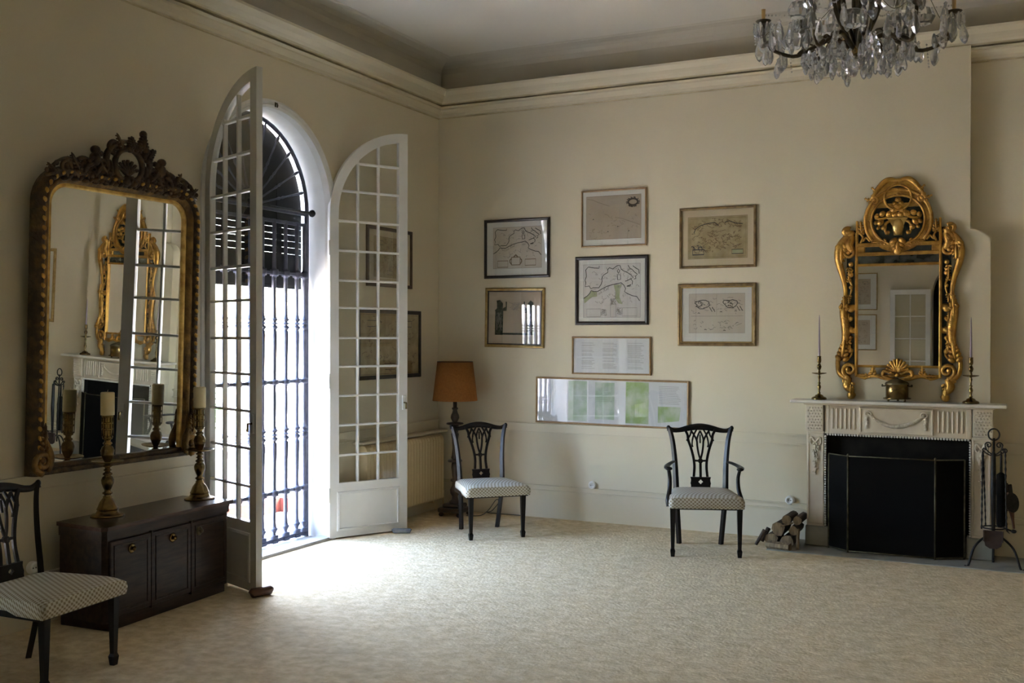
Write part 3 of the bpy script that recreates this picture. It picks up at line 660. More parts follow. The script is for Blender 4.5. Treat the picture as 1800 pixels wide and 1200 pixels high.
leafy(cs, .085, zt+.225, .110, PI/2-.12, .048, -.075); leafy(cs, .02, zt+.215, .09, PI/2+.2, .045, -.07); leafy(cs, 0, zt-.02, .05, PI/2, .05, -.075); cs.ell((.098, -.07, zt+.335), (.024, .02, .028), n=8, m=5)
leafy(cs, .125, zt+.17, .10, PI/2-.75, .042, -.07)
for k in range(15):                                                # continuous leaf bed along the frame top
    x = -.50+1.0*k/14; leafy(cs, x, zt-.035-.02*abs(x), .07, PI/2-x*1.4, .040, -.055, lobes=3)
for x, h in ((-.20, .09), (-.30, .06), (-.40, .045), (.20, .085), (.32, .05), (-.12, .07), (.13, .07)): leafy(cs, x, zt+.0, h+.05, PI/2-x*.8, .046, -.05, lobes=4)
cs.v = [(x, y*1.15, zt+(z-zt)*CSZ) for x, y, z in cs.v]
cs.build('carved_crest', DARKGILT, lm)

# ------------------------------------------------------------------ floor lamp, radiator, sockets, door stops
fl = thing('floor_lamp', 'turned wooden floor lamp with a plain ochre drum shade', 'lamp', (.335, -.275, 0))
b = MB(); b.cbox(-.115, .115, -.115, .115, .035, .075, .008); b.cbox(-.085, .085, -.085, .085, .075, .11, .012)
b.build('base', LAMPWOOD, fl)
for sx in (-1, 1):
    for sy in (-1, 1): MB().lathe([(.012, 0), (.022, .010), (.022, .024), (.014, .036)], 12, T((sx*.09, sy*.09, 0))).build('foot', LAMPWOOD, fl)
MB().lathe([(.05, .105), (.055, .125), (.03, .145), (.024, .17), (.042, .20), (.046, .23), (.026, .27), (.022, .30), (.040, .31), (.040, .325), (.022, .335), (.026, .37), (.034, .43), (.030, .465), (.024, .478)], 18).build('lower_stem', LAMPWOOD, fl)
MB().lathe([(.022, .476), (.062, .482), (.068, .490), (.062, .500), (.024, .505)], 22).build('stem_disc', LAMPWOOD, fl)
MB().lathe([(.024, .503), (.036, .515), (.030, .54), (.024, .60), (.028, .68), (.036, .73), (.026, .745), (.032, .755), (.024, .765), (.026, .79), (.036, .805), (.026, .812)], 18).build('upper_stem', LAMPWOOD, fl)
MB().lathe([(.024, .810), (.070, .815), (.080, .822), (.072, .832), (.026, .838)], 22).build('stem_disc', LAMPWOOD, fl)
MB().lathe([(.020, .836), (.028, .850), (.040, .875), (.036, .90), (.024, .925), (.020, .945), (.028, .955), (.028, .965), (.018, .97), (.018, 1.035), (.012, 1.04), (.012, 1.10)], 18).build('neck', LAMPWOOD, fl)
sh = MB(); sh.lathe([(.202, 1.030), (.160, 1.378), (.157, 1.378), (.199, 1.030), (.202, 1.030)], 40); sh.build('shade', SHADE, fl)
rg = MB(); rg.tube([(.160*math.cos(2*PI*k/32), .160*math.sin(2*PI*k/32), 1.378) for k in range(32)], .003, 5, closed=True)
for a in (0, 2.1, 4.2): rg.tube([(.012*math.cos(a), .012*math.sin(a), 1.10), (.16*math.cos(a), .16*math.sin(a), 1.372)], .0025, 5)
rg.build('shade_ring', BLACKIRON, fl)
cd_ = bez([(.45, -.27, .006), (.56, -.20, .006), (.60, -.12, .05), (.64, -.06, .13), (.66, -.04, .11), (.60, -.06, .03), (.54, -.05, .008), (.70, -.05, .006), (.9, -.04, .006)], 8)
tag(MB().tube(cd_, .004, 6).build('lamp_cord', CORD), 'thin dark lamp flex looping on the floor beside the skirting', 'cord')

rd = thing('radiator', 'tan ribbed radiator under a ledge, behind the open window leaf', 'radiator', (.068, .075, 0))
se = MB(); se.prism([(-.045, .125), (-.045, .66), (-.036, .69), (-.02, .705), (.018, .705), (.036, .69), (.047, .66), (.047, .125), (.03, .110), (-.03, .110)], -.0215, .0215)
first = se.build('rib', RADIATOR, rd); first.location = (0, -.190, 0)
for k in range(1, 26): put(first, rd, (0, -.190-.048*k, 0))
for z in (.17, .63): MB().tube([(0, -.175, z), (0, -1.40, z)], .022, 8).build('header', RADIATOR, rd)
MB().tube([(0, -.175, .17), (0, -.10, .17), (0, -.09, .15), (0, -.09, .0)], .010, 8).build('pipe', RADIATOR, rd)
for y in (-.32, -1.25): MB().cbox(-.055, .03, y-.012, y+.012, .09, .115, .003).build('bracket', RADIATOR, rd)
tag(MB().cbox(0.0135, .118, -1.40, -.02, .722, .742, .005).build('radiator_shelf', TRIM), 'narrow cream ledge fixed over the tan radiator', 'shelf')
def socket(loc, rz, lab):
    s = thing('wall_socket', lab, 'socket', loc, rz, 'round white wall sockets')
    MB().lathe([(.036, 0), (.036, .018), (.030, .032), (.020, .034), (.019, .024), (0, .024)], 20, Rx(PI/2)).build('cover', PLASTIC, s)
    for sx in (-1, 1): MB().lathe([(.004, 0), (.004, .0015), (0, .0016)], 8, T((sx*.009, -.024, 0)) @ Rx(PI/2)).build('pin_hole', SOCKETDARK, s)
socket((1.556, -.0, .316), 0, 'round white socket on the skirting between the two chairs')
socket((3.243, -.0, .306), 0, 'round white socket on the skirting above the logs')
socket((.0, -4.43, .325), LEFT, 'round white socket on the window wall behind the near chair')
def stop(loc, rz, L, r_, mat, lab):
    s = MB().tube([(0, 0, r_*.8), (L*.05, 0, r_), (L*.95, 0, r_), (L, 0, r_*.8)], [r_*.8, r_, r_, r_*.8], 12)
    tag(s.build('door_stop', mat, loc=loc, rotz=rz), lab, 'door stop')
stop((.300, -1.245, 0), math.radians(25), .15, .021, FELT, 'grey round door stop at the foot of the open leaf by the radiator')
stop((.665, -3.40, 0), math.radians(70), .14, .028, LEATHER, 'brown round door stop at the foot of the edge-on leaf')
# ------------------------------------------------------------------ fireplace
struct(MB().cbox(3.17, 4.97, -.545, -.02, -.01, .006, .003).build('hearth_slab', STONE), 'flat grey stone hearth in front of the fireplace', 'hearth')
fp = thing('fireplace_surround', 'cream marble fireplace surround with fluted frieze and carved swag', 'fireplace', (XC, -.10, 0))
S = MB()
sh = MB(); sh.cbox(-.755, .745, -.235, .0, 1.103, 1.126, .006); sh.build('mantel_shelf', MARBLETOP, fp)
sh = MB(); sh.cbox(-.668, .668, -.150, .0, 1.086, 1.104, .005); sh.build('shelf_moulding', MARBLE, fp)
for sx in (-1, 1):
    MB().cbox(min(sx*.645, sx*.515), max(sx*.645, sx*.515), -.122, 0, .155, .885, .003).build('pilaster', MARBLE, fp)
    MB().cbox(min(sx*.655, sx*.478), max(sx*.655, sx*.478), -.135, 0, .006, .158, .006).build('plinth', STONE, fp)
    MB().cbox(min(sx*.655, sx*.522), max(sx*.655, sx*.522), -.134, 0, .885, 1.09, .003).build('corner_block', MARBLE, fp)
    p = MB(); p.sweep([(sx*.58-.048, .18), (sx*.58-.048, .86), (sx*.58+.048, .86), (sx*.58+.048, .18)], [(0, .12), (.003, .128), (.009, .128), (.012, .121)], closed=True); p.build('pilaster_moulding', MARBLE, fp)
    la = MB()
    for i in range(5):
        for k in range(8):
            x = sx*.588-.044+.022*i+(.011 if k % 2 else 0)-.004; z = .905+.0225*k
            la.add([(x-.011, -.133, z), (x, -.133, z-.011), (x+.011, -.133, z), (x, -.133, z+.011), (x, -.141, z)], [(0, 1, 4), (1, 2, 4), (2, 3, 4), (3, 0, 4)])
    la.build('diamond_lattice', MARBLE, fp, kind='stuff')
    cv = MB()                                                      # carved ribbon and flower drop
    for s2 in (-1, 1): frond(cv, [(sx*.58, .80), (sx*.58+s2*.03, .835), (sx*.58+s2*.04, .80), (sx*.58+s2*.022, .775)], .010, -.127)
    for k in range(9): leafy(cv, sx*.58+.010*math.sin(k*2.1), .785-.026*k, .030, -PI/2+.5*math.sin(k*1.7), .022*(1-.05*k), -.126, lobes=3)
    cv.build('carved_drop', MARBLE, fp)
    fp_ = None
    base = None
    for k in range(6):
        b = MB().tube([(0, 0, .905), (0, 0, .915), (0, 0, 1.055), (0, 0, 1.065)], [.004, .0085, .0085, .004], 8, flat=(1, .9))
        if base is None: base = b.build('flute', MARBLE, fp); base.location = (sx*.375-.080, -.118, 0)
        else: put(base, fp, (sx*.375-.080+.032*k, -.118, 0))
MB().cbox(-.515, .515, -.118, 0, .868, 1.088, .003).build('frieze', MARBLE, fp)
for sx in (-1, 1): MB().cbox(sx*.495-.014, sx*.495+.014, -.121, -.11, .875, 1.085, .002).build('frieze_strip', MARBLE, fp)
MB().cbox(-.262, .262, -.128, -.10, .880, 1.078, .003).build('tablet', MARBLE, fp)
p = MB(); p.sweep([(-.245, .895), (-.245, 1.062), (.245, 1.062), (.245, .895)], [(0, .126), (.004, .135), (.010, .135), (.014, .127)], closed=True); p.build('tablet_moulding', MARBLE, fp)
sw = MB()
for k in range(33):
    t = -1+2*k/32; x = .19*t; z = .940+.085*t*t; sw.ell((x, -.132, z), (.013, .010, .0115*(1.5-.6*abs(t))), Ry(-.9*t), n=8, m=5)
for sx in (-1, 1):
    sw.tube([(sx*(.195+.022*math.cos(2*PI*k/12)), -.132, 1.030+.018*math.sin(2*PI*k/12)) for k in range(12)], .006, 6, closed=True, ref=(0, 1, 0))
    for k in range(5): sw.ell((sx*(.205+.003*math.sin(k*2)), -.132, 1.0-.018*k), (.012, .009, .012), n=8, m=5)
sw.build('carved_swag', MARBLE, fp)
be = MB(); nb = 0
for k in range(50): be.ell((-.492+.0201*k, -.120, .862), (.0088, .009, .0088), n=8, m=5)
for sx in (-1, 1):
    for k in range(38): be.ell((sx*.506, -.122, .17+.0183*k), (.0085, .009, .0085), n=8, m=5)
be.build('bead_moulding', MARBLETOP, fp, kind='stuff')
fb = MB(); fb.box(-.502, .502, .080, .097, .0, .868); fb.box(-.503, -.495, -.10, .085, 0, .868); fb.box(.495, .503, -.10, .085, 0, .868); fb.box(-.502, .502, -.10, .085, .86, .868)
fb.box(-.502, .502, -.06, -.05, .70, .866)
fb.build('firebox_lining', SOOT, fp)

sc = thing('fire_screen', 'black three-panel folding fire screen with thin brass edges', 'fire screen', (XC, 0, .006))
SP = [(-.475, -.262), (-.318, -.385), (.283, -.372), (.470, -.255)]; ZT = .715
for i in range(3):
    (xa, ya), (xb, yb) = SP[i], SP[i+1]; pn = MB()
    L = math.hypot(xb-xa, yb-ya); M = T((xa, ya, 0)) @ Rz(math.atan2(yb-ya, xb-xa))
    pn.box(.004, L-.004, -.0015, .0015, .012, ZT-.006, M); pn.build('mesh_panel', SCREEN, sc)
    fr = MB()
    for q in (((0, 0, .0), (0, 0, ZT)), ((L, 0, 0), (L, 0, ZT)), ((0, 0, ZT), (L, 0, ZT)), ((0, 0, .012), (L, 0, .012))): fr.tube([M @ Vector(q[0]), M @ Vector(q[1])], .0075 if q[0][0] == q[1][0] else .005, 6)
    fr.build('panel_frame', OLDBRASS, sc)
for x, y in SP[1:3]: MB().lathe([(.006, 0), (.009, .008), (.005, .016), (0, .02)], 8, T((x, y, ZT))).build('hinge_cap', OLDBRASS, sc)

# ------------------------------------------------------------------ gilt mirror over the mantel
gm = thing('gilt_mirror', 'ornate bright gilt mirror with pierced crest above the mantel', 'mirror', (XC, -.102, 1.127))
Z0 = -1.127                                                       # heights below are given from the floor
def zz(z): return z+Z0
MB().box(-.296, .296, -.014, -.010, zz(1.385), zz(2.150)).build('mirror_glass', MIRROR, gm)
MB().box(-.296, .296, -.010, 0, zz(1.385), zz(2.330)).build('back_board', MAHOG, gm)
MB().box(-.290, -.003, -.016, -.010, zz(2.158), zz(2.222)).build('foxed_panel', FOXED, gm); MB().box(.003, .290, -.016, -.010, zz(2.158), zz(2.222)).build('foxed_panel', FOXED, gm)
dg = MB()
for sx in (-1, 1): dg.prism([(sx*.295, zz(1.33)), (sx*.295, zz(2.42)), (sx*.365, zz(2.42)), (sx*.375, zz(1.9)), (sx*.385, zz(1.40))], -.012, -.004)
dg.build('side_glass', DARKGLASS, gm)
dg = MB(); dg.prism([(.215*math.cos(2*PI*k/32), zz(2.483)+.215*math.sin(2*PI*k/32)) for k in range(32)], -.012, -.004); dg.prism([(.115*math.cos(2*PI*k/24), zz(2.655)+.115*math.sin(2*PI*k/24)) for k in range(24)], -.0125, -.0035)
dg.prism([(-.29, zz(2.24)), (.29, zz(2.24)), (.29, zz(2.42)), (-.29, zz(2.42))], -.0115, -.004); dg.build('crest_glass', DARKGLASS, gm)
f = MB()
for sx in (-1, 1): f.cbox(min(sx*.287, sx*.307), max(sx*.287, sx*.307), -.036, 0, zz(1.30), zz(2.40), .006)
f.cbox(-.30, .30, -.034, 0, zz(2.142), zz(2.162), .005); f.cbox(-.30, .30, -.034, 0, zz(2.220), zz(2.248), .005); f.cbox(-.30, .30, -.036, 0, zz(2.288), zz(2.318), .005)
f.cbox(-.30, .30, -.032, 0, zz(1.375), zz(1.393), .005); f.cbox(-.30, .30, -.032, 0, zz(1.305), zz(1.325), .005)
f.build('inner_frame', GILT, gm)
for sx in (-1, 1):
    s = MB()
    p = bez([(sx*.335, -.020, zz(2.40)), (sx*.415, -.022, zz(2.30)), (sx*.428, -.022, zz(2.19)), (sx*.388, -.022, zz(2.03)), (sx*.376, -.022, zz(1.92)), (sx*.392, -.022, zz(1.82)), (sx*.374, -.022, zz(1.68)), (sx*.380, -.022, zz(1.57)), (sx*.430, -.022, zz(1.44)), (sx*.420, -.022, zz(1.33)), (sx*.350, -.022, zz(1.285))], 6)
    s.tube(p, [.026+.009*math.sin(i*.22) for i in range(len(p))], 6, flat=(.8, 1), ref=(0, 1, 0))
    leafy(s, sx*.405, zz(2.30), .13, -PI/2, .048, -.030); leafy(s, sx*.400, zz(1.44), .15, PI/2-sx*-.15, .050, -.030); leafy(s, sx*.385, zz(1.82), .10, PI/2, .036, -.032, lobes=4); leafy(s, sx*.39, zz(1.84), .09, -PI/2, .034, -.032, lobes=4)
    scroll(s, sx*.345, zz(1.355), .058, .014, -PI/2, sx*1.3, .016, .012, -.030); scroll(s, sx*.345, zz(2.255), .052, .012, PI/2, -sx*1.3, .015, .011, -.030)
    for z, w_ in ((2.08, .020), (1.985, .016), (1.82, .030), (1.745, .018), (1.66, .026), (1.60, .017), (1.50, .020), (2.16, .020)): s.ell((sx*.338, -.022, zz(z)), (w_*.95, .014, w_), n=8, m=5)
    for z in (1.83, 1.655): s.cbox(sx*.34-.036, sx*.34+.036, -.028, -.006, zz(z)-.022, zz(z)+.022, .008)
    frond(s, [(sx*.325, zz(2.12)), (sx*.350, zz(2.06)), (sx*.330, zz(1.99)), (sx*.345, zz(1.92))], .010, -.020); frond(s, [(sx*.330, zz(1.60)), (sx*.355, zz(1.55)), (sx*.330, zz(1.49)), (sx*.350, zz(1.44))], .011, -.020)
    for z, L_, a_ in ((2.13, .07, -PI/2), (2.03, .06, PI/2), (1.92, .06, -PI/2), (1.73, .06, PI/2), (1.56, .07, -PI/2), (1.49, .06, PI/2)): leafy(s, sx*.352, zz(z), L_, a_, .021, -.022, lobes=4)
    s.build('side_carving', GILT, gm)
    e = MB()                                                       # scrolled ear
    frond(e, [(sx*.325, zz(2.255)), (sx*.355, zz(2.31)), (sx*.335, zz(2.37)), (sx*.352, zz(2.41))], .036, -.026, tip=.7)
    scroll(e, sx*.367, zz(2.405), .030, .008, PI*.75 if sx > 0 else PI*.25, -sx*.9, .022, .014, -.030); leafy(e, sx*.385, zz(2.28), .06, PI/2-sx*.5, .024, -.028)
    e.build('scroll_ear', GILT, gm)
    ft = MB(); frond(ft, [(sx*.345, zz(1.30)), (sx*.365, zz(1.24)), (sx*.330, zz(1.19)), (sx*.338, zz(1.145))], .034, -.026, tip=.8); leafy(ft, sx*.335, zz(1.25), .09, -PI/2, .030, -.034, lobes=4); ft.ell((sx*.335, -.024, zz(1.149)), (.027, .022, .021), n=10, m=6); scroll(ft, sx*.378, zz(1.27), .022, .006, 0, sx*1.0, .010, .008, -.026)
    ft.build('scroll_foot', GILT, gm)
c = MB(); n = 40; o_ = []; i_ = []
for k in range(n):
    a = 2*PI*k/n; o_.append(((.243+.004*math.sin(9*a))*math.cos(a), zz(2.483)+(.238)*math.sin(a))); i_.append((.186*math.cos(a), zz(2.483)+.182*math.sin(a)))
c.ringplate(o_, i_, -.030, 0)
c.tube([(.190*math.cos(2*PI*k/36), -.032, zz(2.483)+.186*math.sin(2*PI*k/36)) for k in range(36)], .010, 6, closed=True, ref=(0, 1, 0))
c.tube([(.235*math.cos(2*PI*k/36), -.028, zz(2.483)+.232*math.sin(2*PI*k/36)) for k in range(-4, 23)], .014, 6, ref=(0, 1, 0))
c.build('crest_ring', GILT, gm)
c = MB(); ang = [PI*(-.10+1.20*k/28) for k in range(29)]
c.ringplate([(.162*math.cos(a), zz(2.652)+.142*math.sin(a)) for a in ang]+[(-.15, zz(2.58)), (.15, zz(2.58))], [(.094*math.cos(a), zz(2.652)+.092*math.sin(a)) for a in ang]+[(-.088, zz(2.61)), (.088, zz(2.61))], -.031, 0)
c.tube([(.096*math.cos(2*PI*k/28), -.034, zz(2.652)+.094*math.sin(2*PI*k/28)) for k in range(28)], .009, 6, closed=True, ref=(0, 1, 0))
for sx in (-1, 1):
    frond(c, [(0, zz(2.775)), (sx*.07, zz(2.787)), (sx*.13, zz(2.74)), (sx*.175, zz(2.67)), (sx*.168, zz(2.63))], .022, -.032)
    leafy(c, sx*.150, zz(2.70), .055, PI/2-sx*.8, .022, -.030, lobes=3); leafy(c, sx*.195, zz(2.635), .05, PI/2-sx*1.1, .022, -.030, lobes=3)
    scroll(c, sx*.165, zz(2.635), .030, .008, 0 if sx > 0 else PI, sx*1.2, .014, .010, -.034)
c.ell((0, -.03, zz(2.782)), (.05, .018, .014), n=10, m=5); c.build('crest_top', GILT, gm)
v = MB(); v.prism([(-.078, zz(2.500)), (.070, zz(2.500)), (.052, zz(2.470)), (.034, zz(2.430)), (.030, zz(2.370)), (-.030, zz(2.370)), (-.034, zz(2.430)), (-.056, zz(2.470))], -.034, -.012)
v.ell((0, -.030, zz(2.435)), (.042, .022, .065), n=12, m=6); v.ell((-.004, -.032, zz(2.497)), (.080, .014, .010), n=12, m=5)
v.build('carved_vase', BRIGHTGILT, gm)
v = MB()
for x, z, q in ((0, 2.585, .032), (-.03, 2.56, .030), (.03, 2.56, .030), (0, 2.635, .024), (0, 2.675, .018), (-.022, 2.61, .02), (.022, 2.61, .02), (0, 2.715, .012), (-.06, 2.53, .032), (.06, 2.53, .032), (-.02, 2.525, .03), (.02, 2.525, .03), (-.11, 2.535, .026), (.11, 2.535, .026),
                (-.15, 2.52, .022), (.15, 2.52, .022), (-.125, 2.47, .030), (.125, 2.47, .030), (-.155, 2.47, .02), (.155, 2.47, .02), (-.10, 2.43, .024), (.10, 2.43, .024), (-.075, 2.39, .02), (.075, 2.39, .02), (-.14, 2.43, .016), (.14, 2.43, .016)):
    v.ell((x, -.028, zz(z)), (q, .016, q*.8), Ry(x*6), n=8, m=5); v.ell((x, -.042, zz(z)), (q*.45, .008, q*.4), n=6, m=4)
for sx in (-1, 1): frond(v, [(sx*.045, zz(2.48)), (sx*.085, zz(2.46)), (sx*.09, zz(2.40)), (sx*.062, zz(2.375))], .012, -.028); frond(v, [(sx*.05, zz(2.52)), (sx*.10, zz(2.50)), (sx*.165, zz(2.50))], .011, -.028)
v.build('carved_flowers', GILT, gm)
q = MB()
for sx in (-1, 1):
    q.cbox(min(sx*.24, sx*.30), max(sx*.24, sx*.30), -.030, 0, zz(2.385), zz(2.415), .006); q.cbox(min(sx*.285, sx*.303), max(sx*.285, sx*.303), -.032, 0, zz(2.30), zz(2.49), .005)
    leafy(q, sx*.265, zz(2.41), .075, PI/2, .026, -.030, lobes=4); frond(q, [(sx*.27, zz(2.32)), (sx*.25, zz(2.36)), (sx*.275, zz(2.40))], .010, -.028); frond(q, [(sx*.20, zz(2.33)), (sx*.225, zz(2.36)), (sx*.25, zz(2.33))], .010, -.028)
    q.cbox(min(sx*.235, sx*.30), max(sx*.235, sx*.30), -.030, -.004, zz(2.245), zz(2.292), .006)
    leafy(q, sx*.09, zz(2.322), .10, 0 if sx > 0 else PI, .024, -.030, lobes=4)
leafy(q, 0, zz(2.325), .09, -PI/2, .055, -.036, lobes=4); q.ell((0, -.036, zz(2.255)), (.030, .018, .034), n=10, m=6); q.build('lower_crest', GILT, gm)
q = MB()
for k in range(9): a = PI*(.08+.84*k/8); frond(q, [(0, zz(1.345)), (.045*math.cos(a), zz(1.345)+.050*math.sin(a)), (.085*math.cos(a), zz(1.345)+.098*math.sin(a))], .012, -.036, tip=.7)
for sx in (-1, 1):
    frond(q, [(sx*.02, zz(1.325)), (sx*.09, zz(1.35)), (sx*.10, zz(1.31)), (sx*.03, zz(1.29))], .015, -.034); frond(q, [(0, zz(1.285)), (sx*.08, zz(1.292)), (sx*.16, zz(1.312)), (sx*.23, zz(1.295)), (sx*.29, zz(1.305))], .014, -.026); leafy(q, sx*.175, zz(1.33), .06, PI/2*1.0 if sx > 0 else PI/2, .026, -.030, lobes=4); leafy(q, sx*.20, zz(1.315), .08, 0 if sx > 0 else PI, .020, -.030, lobes=4)
q.ell((0, -.04, zz(1.320)), (.016, .012, .016), n=8, m=5); q.build('bottom_carving', GILT, gm)

# ------------------------------------------------------------------ things on the mantel
ZM = 1.126
def small_candlestick(x, lab, clab, hgt):
    c = thing('mantel_candlestick', lab, 'candlestick', (x, -.205, ZM), 0, 'slim brass candlesticks on the mantel')
    MB().lathe([(.056, 0), (.058, .004), (.056, .012), (.050, .018), (.034, .024), (.028, .034), (.014, .040), (.009, .046)], 24).build('base', BRASS, c)
    MB().lathe([(.009, .044), (.012, .052), (.007, .060), (.010, .078), (.015, .096), (.010, .112), (.007, .118), (.013, .126), (.006, .134), (.008, .160), (.011, .176), (.006, .186), (.010, .192)], 16).build('stem', BRASS, c)
    MB().lathe([(.009, .190), (.030, .194), (.054, .200), (.056, .204), (.053, .205), (.030, .199), (.009, .197)], 24).build('drip_pan', BRASS, c)
    MB().lathe([(.007, .196), (.010, .212), (.007, .224), (.014, .236), (.018, .252), (.012, .268), (.008, .276), (.014, .286), (.016, .300), (.014, .325), (.017, .332), (.010, .333)], 16).build('socket_cup', BRASS, c)
    k = MB().lathe([(.0085, 0), (.0085, .02), (.0065, hgt*.5), (.0035, hgt*.93), (.001, hgt), (0, hgt+.001)], 12)
    tag(k.build('taper_candle', TAPER, loc=(x, -.205, ZM+.3335)), clab, 'candle', 'slim mauve taper candles')
small_candlestick(3.500, 'slim brass candlestick on the window end of the mantel', 'thin mauve taper in the candlestick on the window side', .315)
small_candlestick(4.566, 'slim brass candlestick on the mantel above the fire tools', 'thin mauve taper in the candlestick above the fire tools', .290)
pt = thing('lidded_pot', 'small hammered brass pot with domed lid centred on the mantel', 'pot', (4.063, -.205, ZM))
MB().lathe([(.070, .026), (.086, .024), (.086, .030), (.080, .032), (.080, .118), (.084, .124), (.084, .130)], 28).build('body', BRASS, pt)
MB().lathe([(.084, .129), (.086, .134), (.078, .144), (.050, .158), (.022, .168), (.012, .170), (.010, .176), (0, .178)], 28).build('lid', OLDBRASS, pt)
for k in range(3): a = PI/2+2*PI*k/3; MB().lathe([(.006, 0), (.009, .008), (.006, .026)], 8, T((.066*math.cos(a), .066*math.sin(a), 0))).build('foot', BRASS, pt)
for sx in (-1, 1):
    h = MB(); h.cbox(min(sx*.08, sx*.104), max(sx*.08, sx*.104), -.008, .008, .110, .120, .003); h.ell((sx*.103, 0, .118), (.007, .009, .011), n=8, m=5); h.build('handle', OLDBRASS, pt)
MB().lathe([(.060, .018), (.096, .020), (.100, .024), (.096, .027), (.060, .026)], 28).build('tray_rim', BRASS, pt)

# ------------------------------------------------------------------ fire irons
st = thing('fire_iron_stand', 'black wrought iron stand with ring top holding the fire irons', 'stand', (4.722, -.40, .0))
MB().tube([(0, 0, .16), (0, 0, .90)], .008, 8).build('shaft', BLACKIRON, st)
MB().tube([(.036*math.cos(2*PI*k/20), 0, .925+.040*math.sin(2*PI*k/20)) for k in range(20)], .0055, 6, closed=True, ref=(0, 1, 0)).build('ring_handle', BLACKIRON, st)
for sx in (-1, 1):
    h = MB(); scroll(h, sx*.034, .850, .022, .007, 0 if sx > 0 else PI, sx*1.1, .005, .004, 0, 1); h.tube(bez([(sx*.056, 0, .852), (sx*.045, 0, .815), (sx*.012, 0, .785), (0, 0, .775)], 5), .005, 6); h.build('scroll', BLACKIRON, st)
for a in (0, PI/2, PI, 3*PI/2):
    d = Vector((math.cos(a), math.sin(a), 0)); h = MB().tube(bez([Vector((0, 0, .775)), d*.03+Vector((0, 0, .782)), d*.058+Vector((0, 0, .80)), d*.072+Vector((0, 0, .815)), d*.062+Vector((0, 0, .828)), d*.052+Vector((0, 0, .815))], 5), .0045, 6); h.build('hook', BLACKIRON, st)
MB().tube([(.072*math.cos(2*PI*k/20), .072*math.sin(2*PI*k/20), .275) for k in range(20)], .005, 6, closed=True, ref=(0, 0, 1)).build('guard_ring', BLACKIRON, st)
h = MB().tube([(.07, 0, .275), (.12, -.02, .262)], .006, 6); h.ell((.128, -.022, .262), (.018, .014, .014), n=8, m=5); h.build('guard_knob', BLACKIRON, st)
for a, L in ((math.radians(205), .175), (math.radians(-18), .180), (math.radians(92), .125)):
    d = Vector((math.cos(a), math.sin(a), 0))
    MB().tube(bez([Vector((0, 0, .225)), d*.05+Vector((0, 0, .215)), d*L*.75+Vector((0, 0, .14)), d*L+Vector((0, 0, .012)), d*(L+.025)+Vector((0, 0, .008))], 6), .008, 6).build('leg', BLACKIRON, st)
def twisted(p0, p1, r_=.006, n=34):
    a = Vector(p0); b_ = Vector(p1); P = [a+(b_-a)*i/n for i in range(n+1)]
    return MB().tube(P, [r_*(1+.35*math.sin(i*2.0)) for i in range(n+1)], 6)
tn = thing('fire_tongs', 'black twisted iron tongs hanging on the window side of the stand', 'tongs', (4.650, -.40, .26), 0)
twisted((-.004, 0, .0), (0, 0, .545)).build('arm', BLACKIRON, tn); twisted((.022, .008, .02), (.004, 0, .545), .005).build('arm', BLACKIRON, tn)
pk = thing('fire_poker', 'black iron poker hanging on the outer hook of the stand', 'poker', (4.794, -.40, .24), 0)
twisted((.010, 0, .05), (0, 0, .57)).build('shaft', BLACKIRON, pk); MB().tube([(.010, 0, .06), (.012, 0, .02), (.03, 0, .0)], [.006, .006, .002], 6).build('tip', BLACKIRON, pk); MB().tube([(.011*math.cos(2*PI*k/12), 0, .575+.013*math.sin(2*PI*k/12)) for k in range(12)], .004, 6, closed=True, ref=(0, 1, 0)).build('loop', BLACKIRON, pk)
PANM = mk('rusty_iron', (.045, .028, .022), (.08, .05, .04), scale=15, rough=.55, metal=.4)
sv = thing('fire_shovel', 'black iron shovel with a broad pan hanging on the stand', 'shovel', (4.722, -.472, .14), 0)
MB().tube([(0, .008, .12), (0, 0, .40), (0, 0, .655), (0, .02, .67)], [.012, .019, .015, .008], 8).build('handle', BLACKIRON, sv)
s = MB(); s.prism([(-.062, .125), (.062, .125), (.060, .06), (.050, .018), (.022, 0), (-.022, 0), (-.050, .018), (-.060, .06)], -.004, .004); s.cbox(-.064, -.056, -.022, .004, .05, .125, .002); s.cbox(.056, .064, -.022, .004, .05, .125, .002); s.build('pan', PANM, sv)
bs = thing('hearth_brush', 'black bristle hearth brush hanging head down on the stand', 'brush', (4.768, -.335, .27), 0)
MB().tube([(0, 0, .28), (0, 0, .50), (0, 0, .53)], [.012, .008, .005], 8).build('handle', BLACKIRON, bs)
MB().lathe([(.020, 0), (.030, .02), (.033, .10), (.030, .20), (.034, .29), (.030, .37), (.010, .385)], 14).build('bristles', SOOT, bs)
bl = thing('bellows', 'small black and leather bellows hanging outermost on the fire iron stand', 'bellows', (4.850, -.262, .255), 0)
bl.rotation_euler = (0, math.radians(-8), math.radians(25))
bb = MB(); out = [(.0+.046*math.cos(2*PI*k/20), .19+.070*math.sin(2*PI*k/20)) for k in range(20)]
bb.prism(out, -.034, -.022); bb.prism(out, .022, .034); bb.cbox(-.014, .014, -.034, -.022, .25, .32, .004); bb.cbox(-.014, .014, .022, .034, .25, .32, .004); bb.build('boards', BLACKIRON, bl)
MB().prism([(.9*x, .19+.93*(z-.19)) for x, z in out], -.022, .022).build('leather', LEATHER, bl)
MB().lathe([(.008, 0), (.010, .06), (.016, .11), (.026, .14)], 12).build('nozzle', LEATHER, bl)

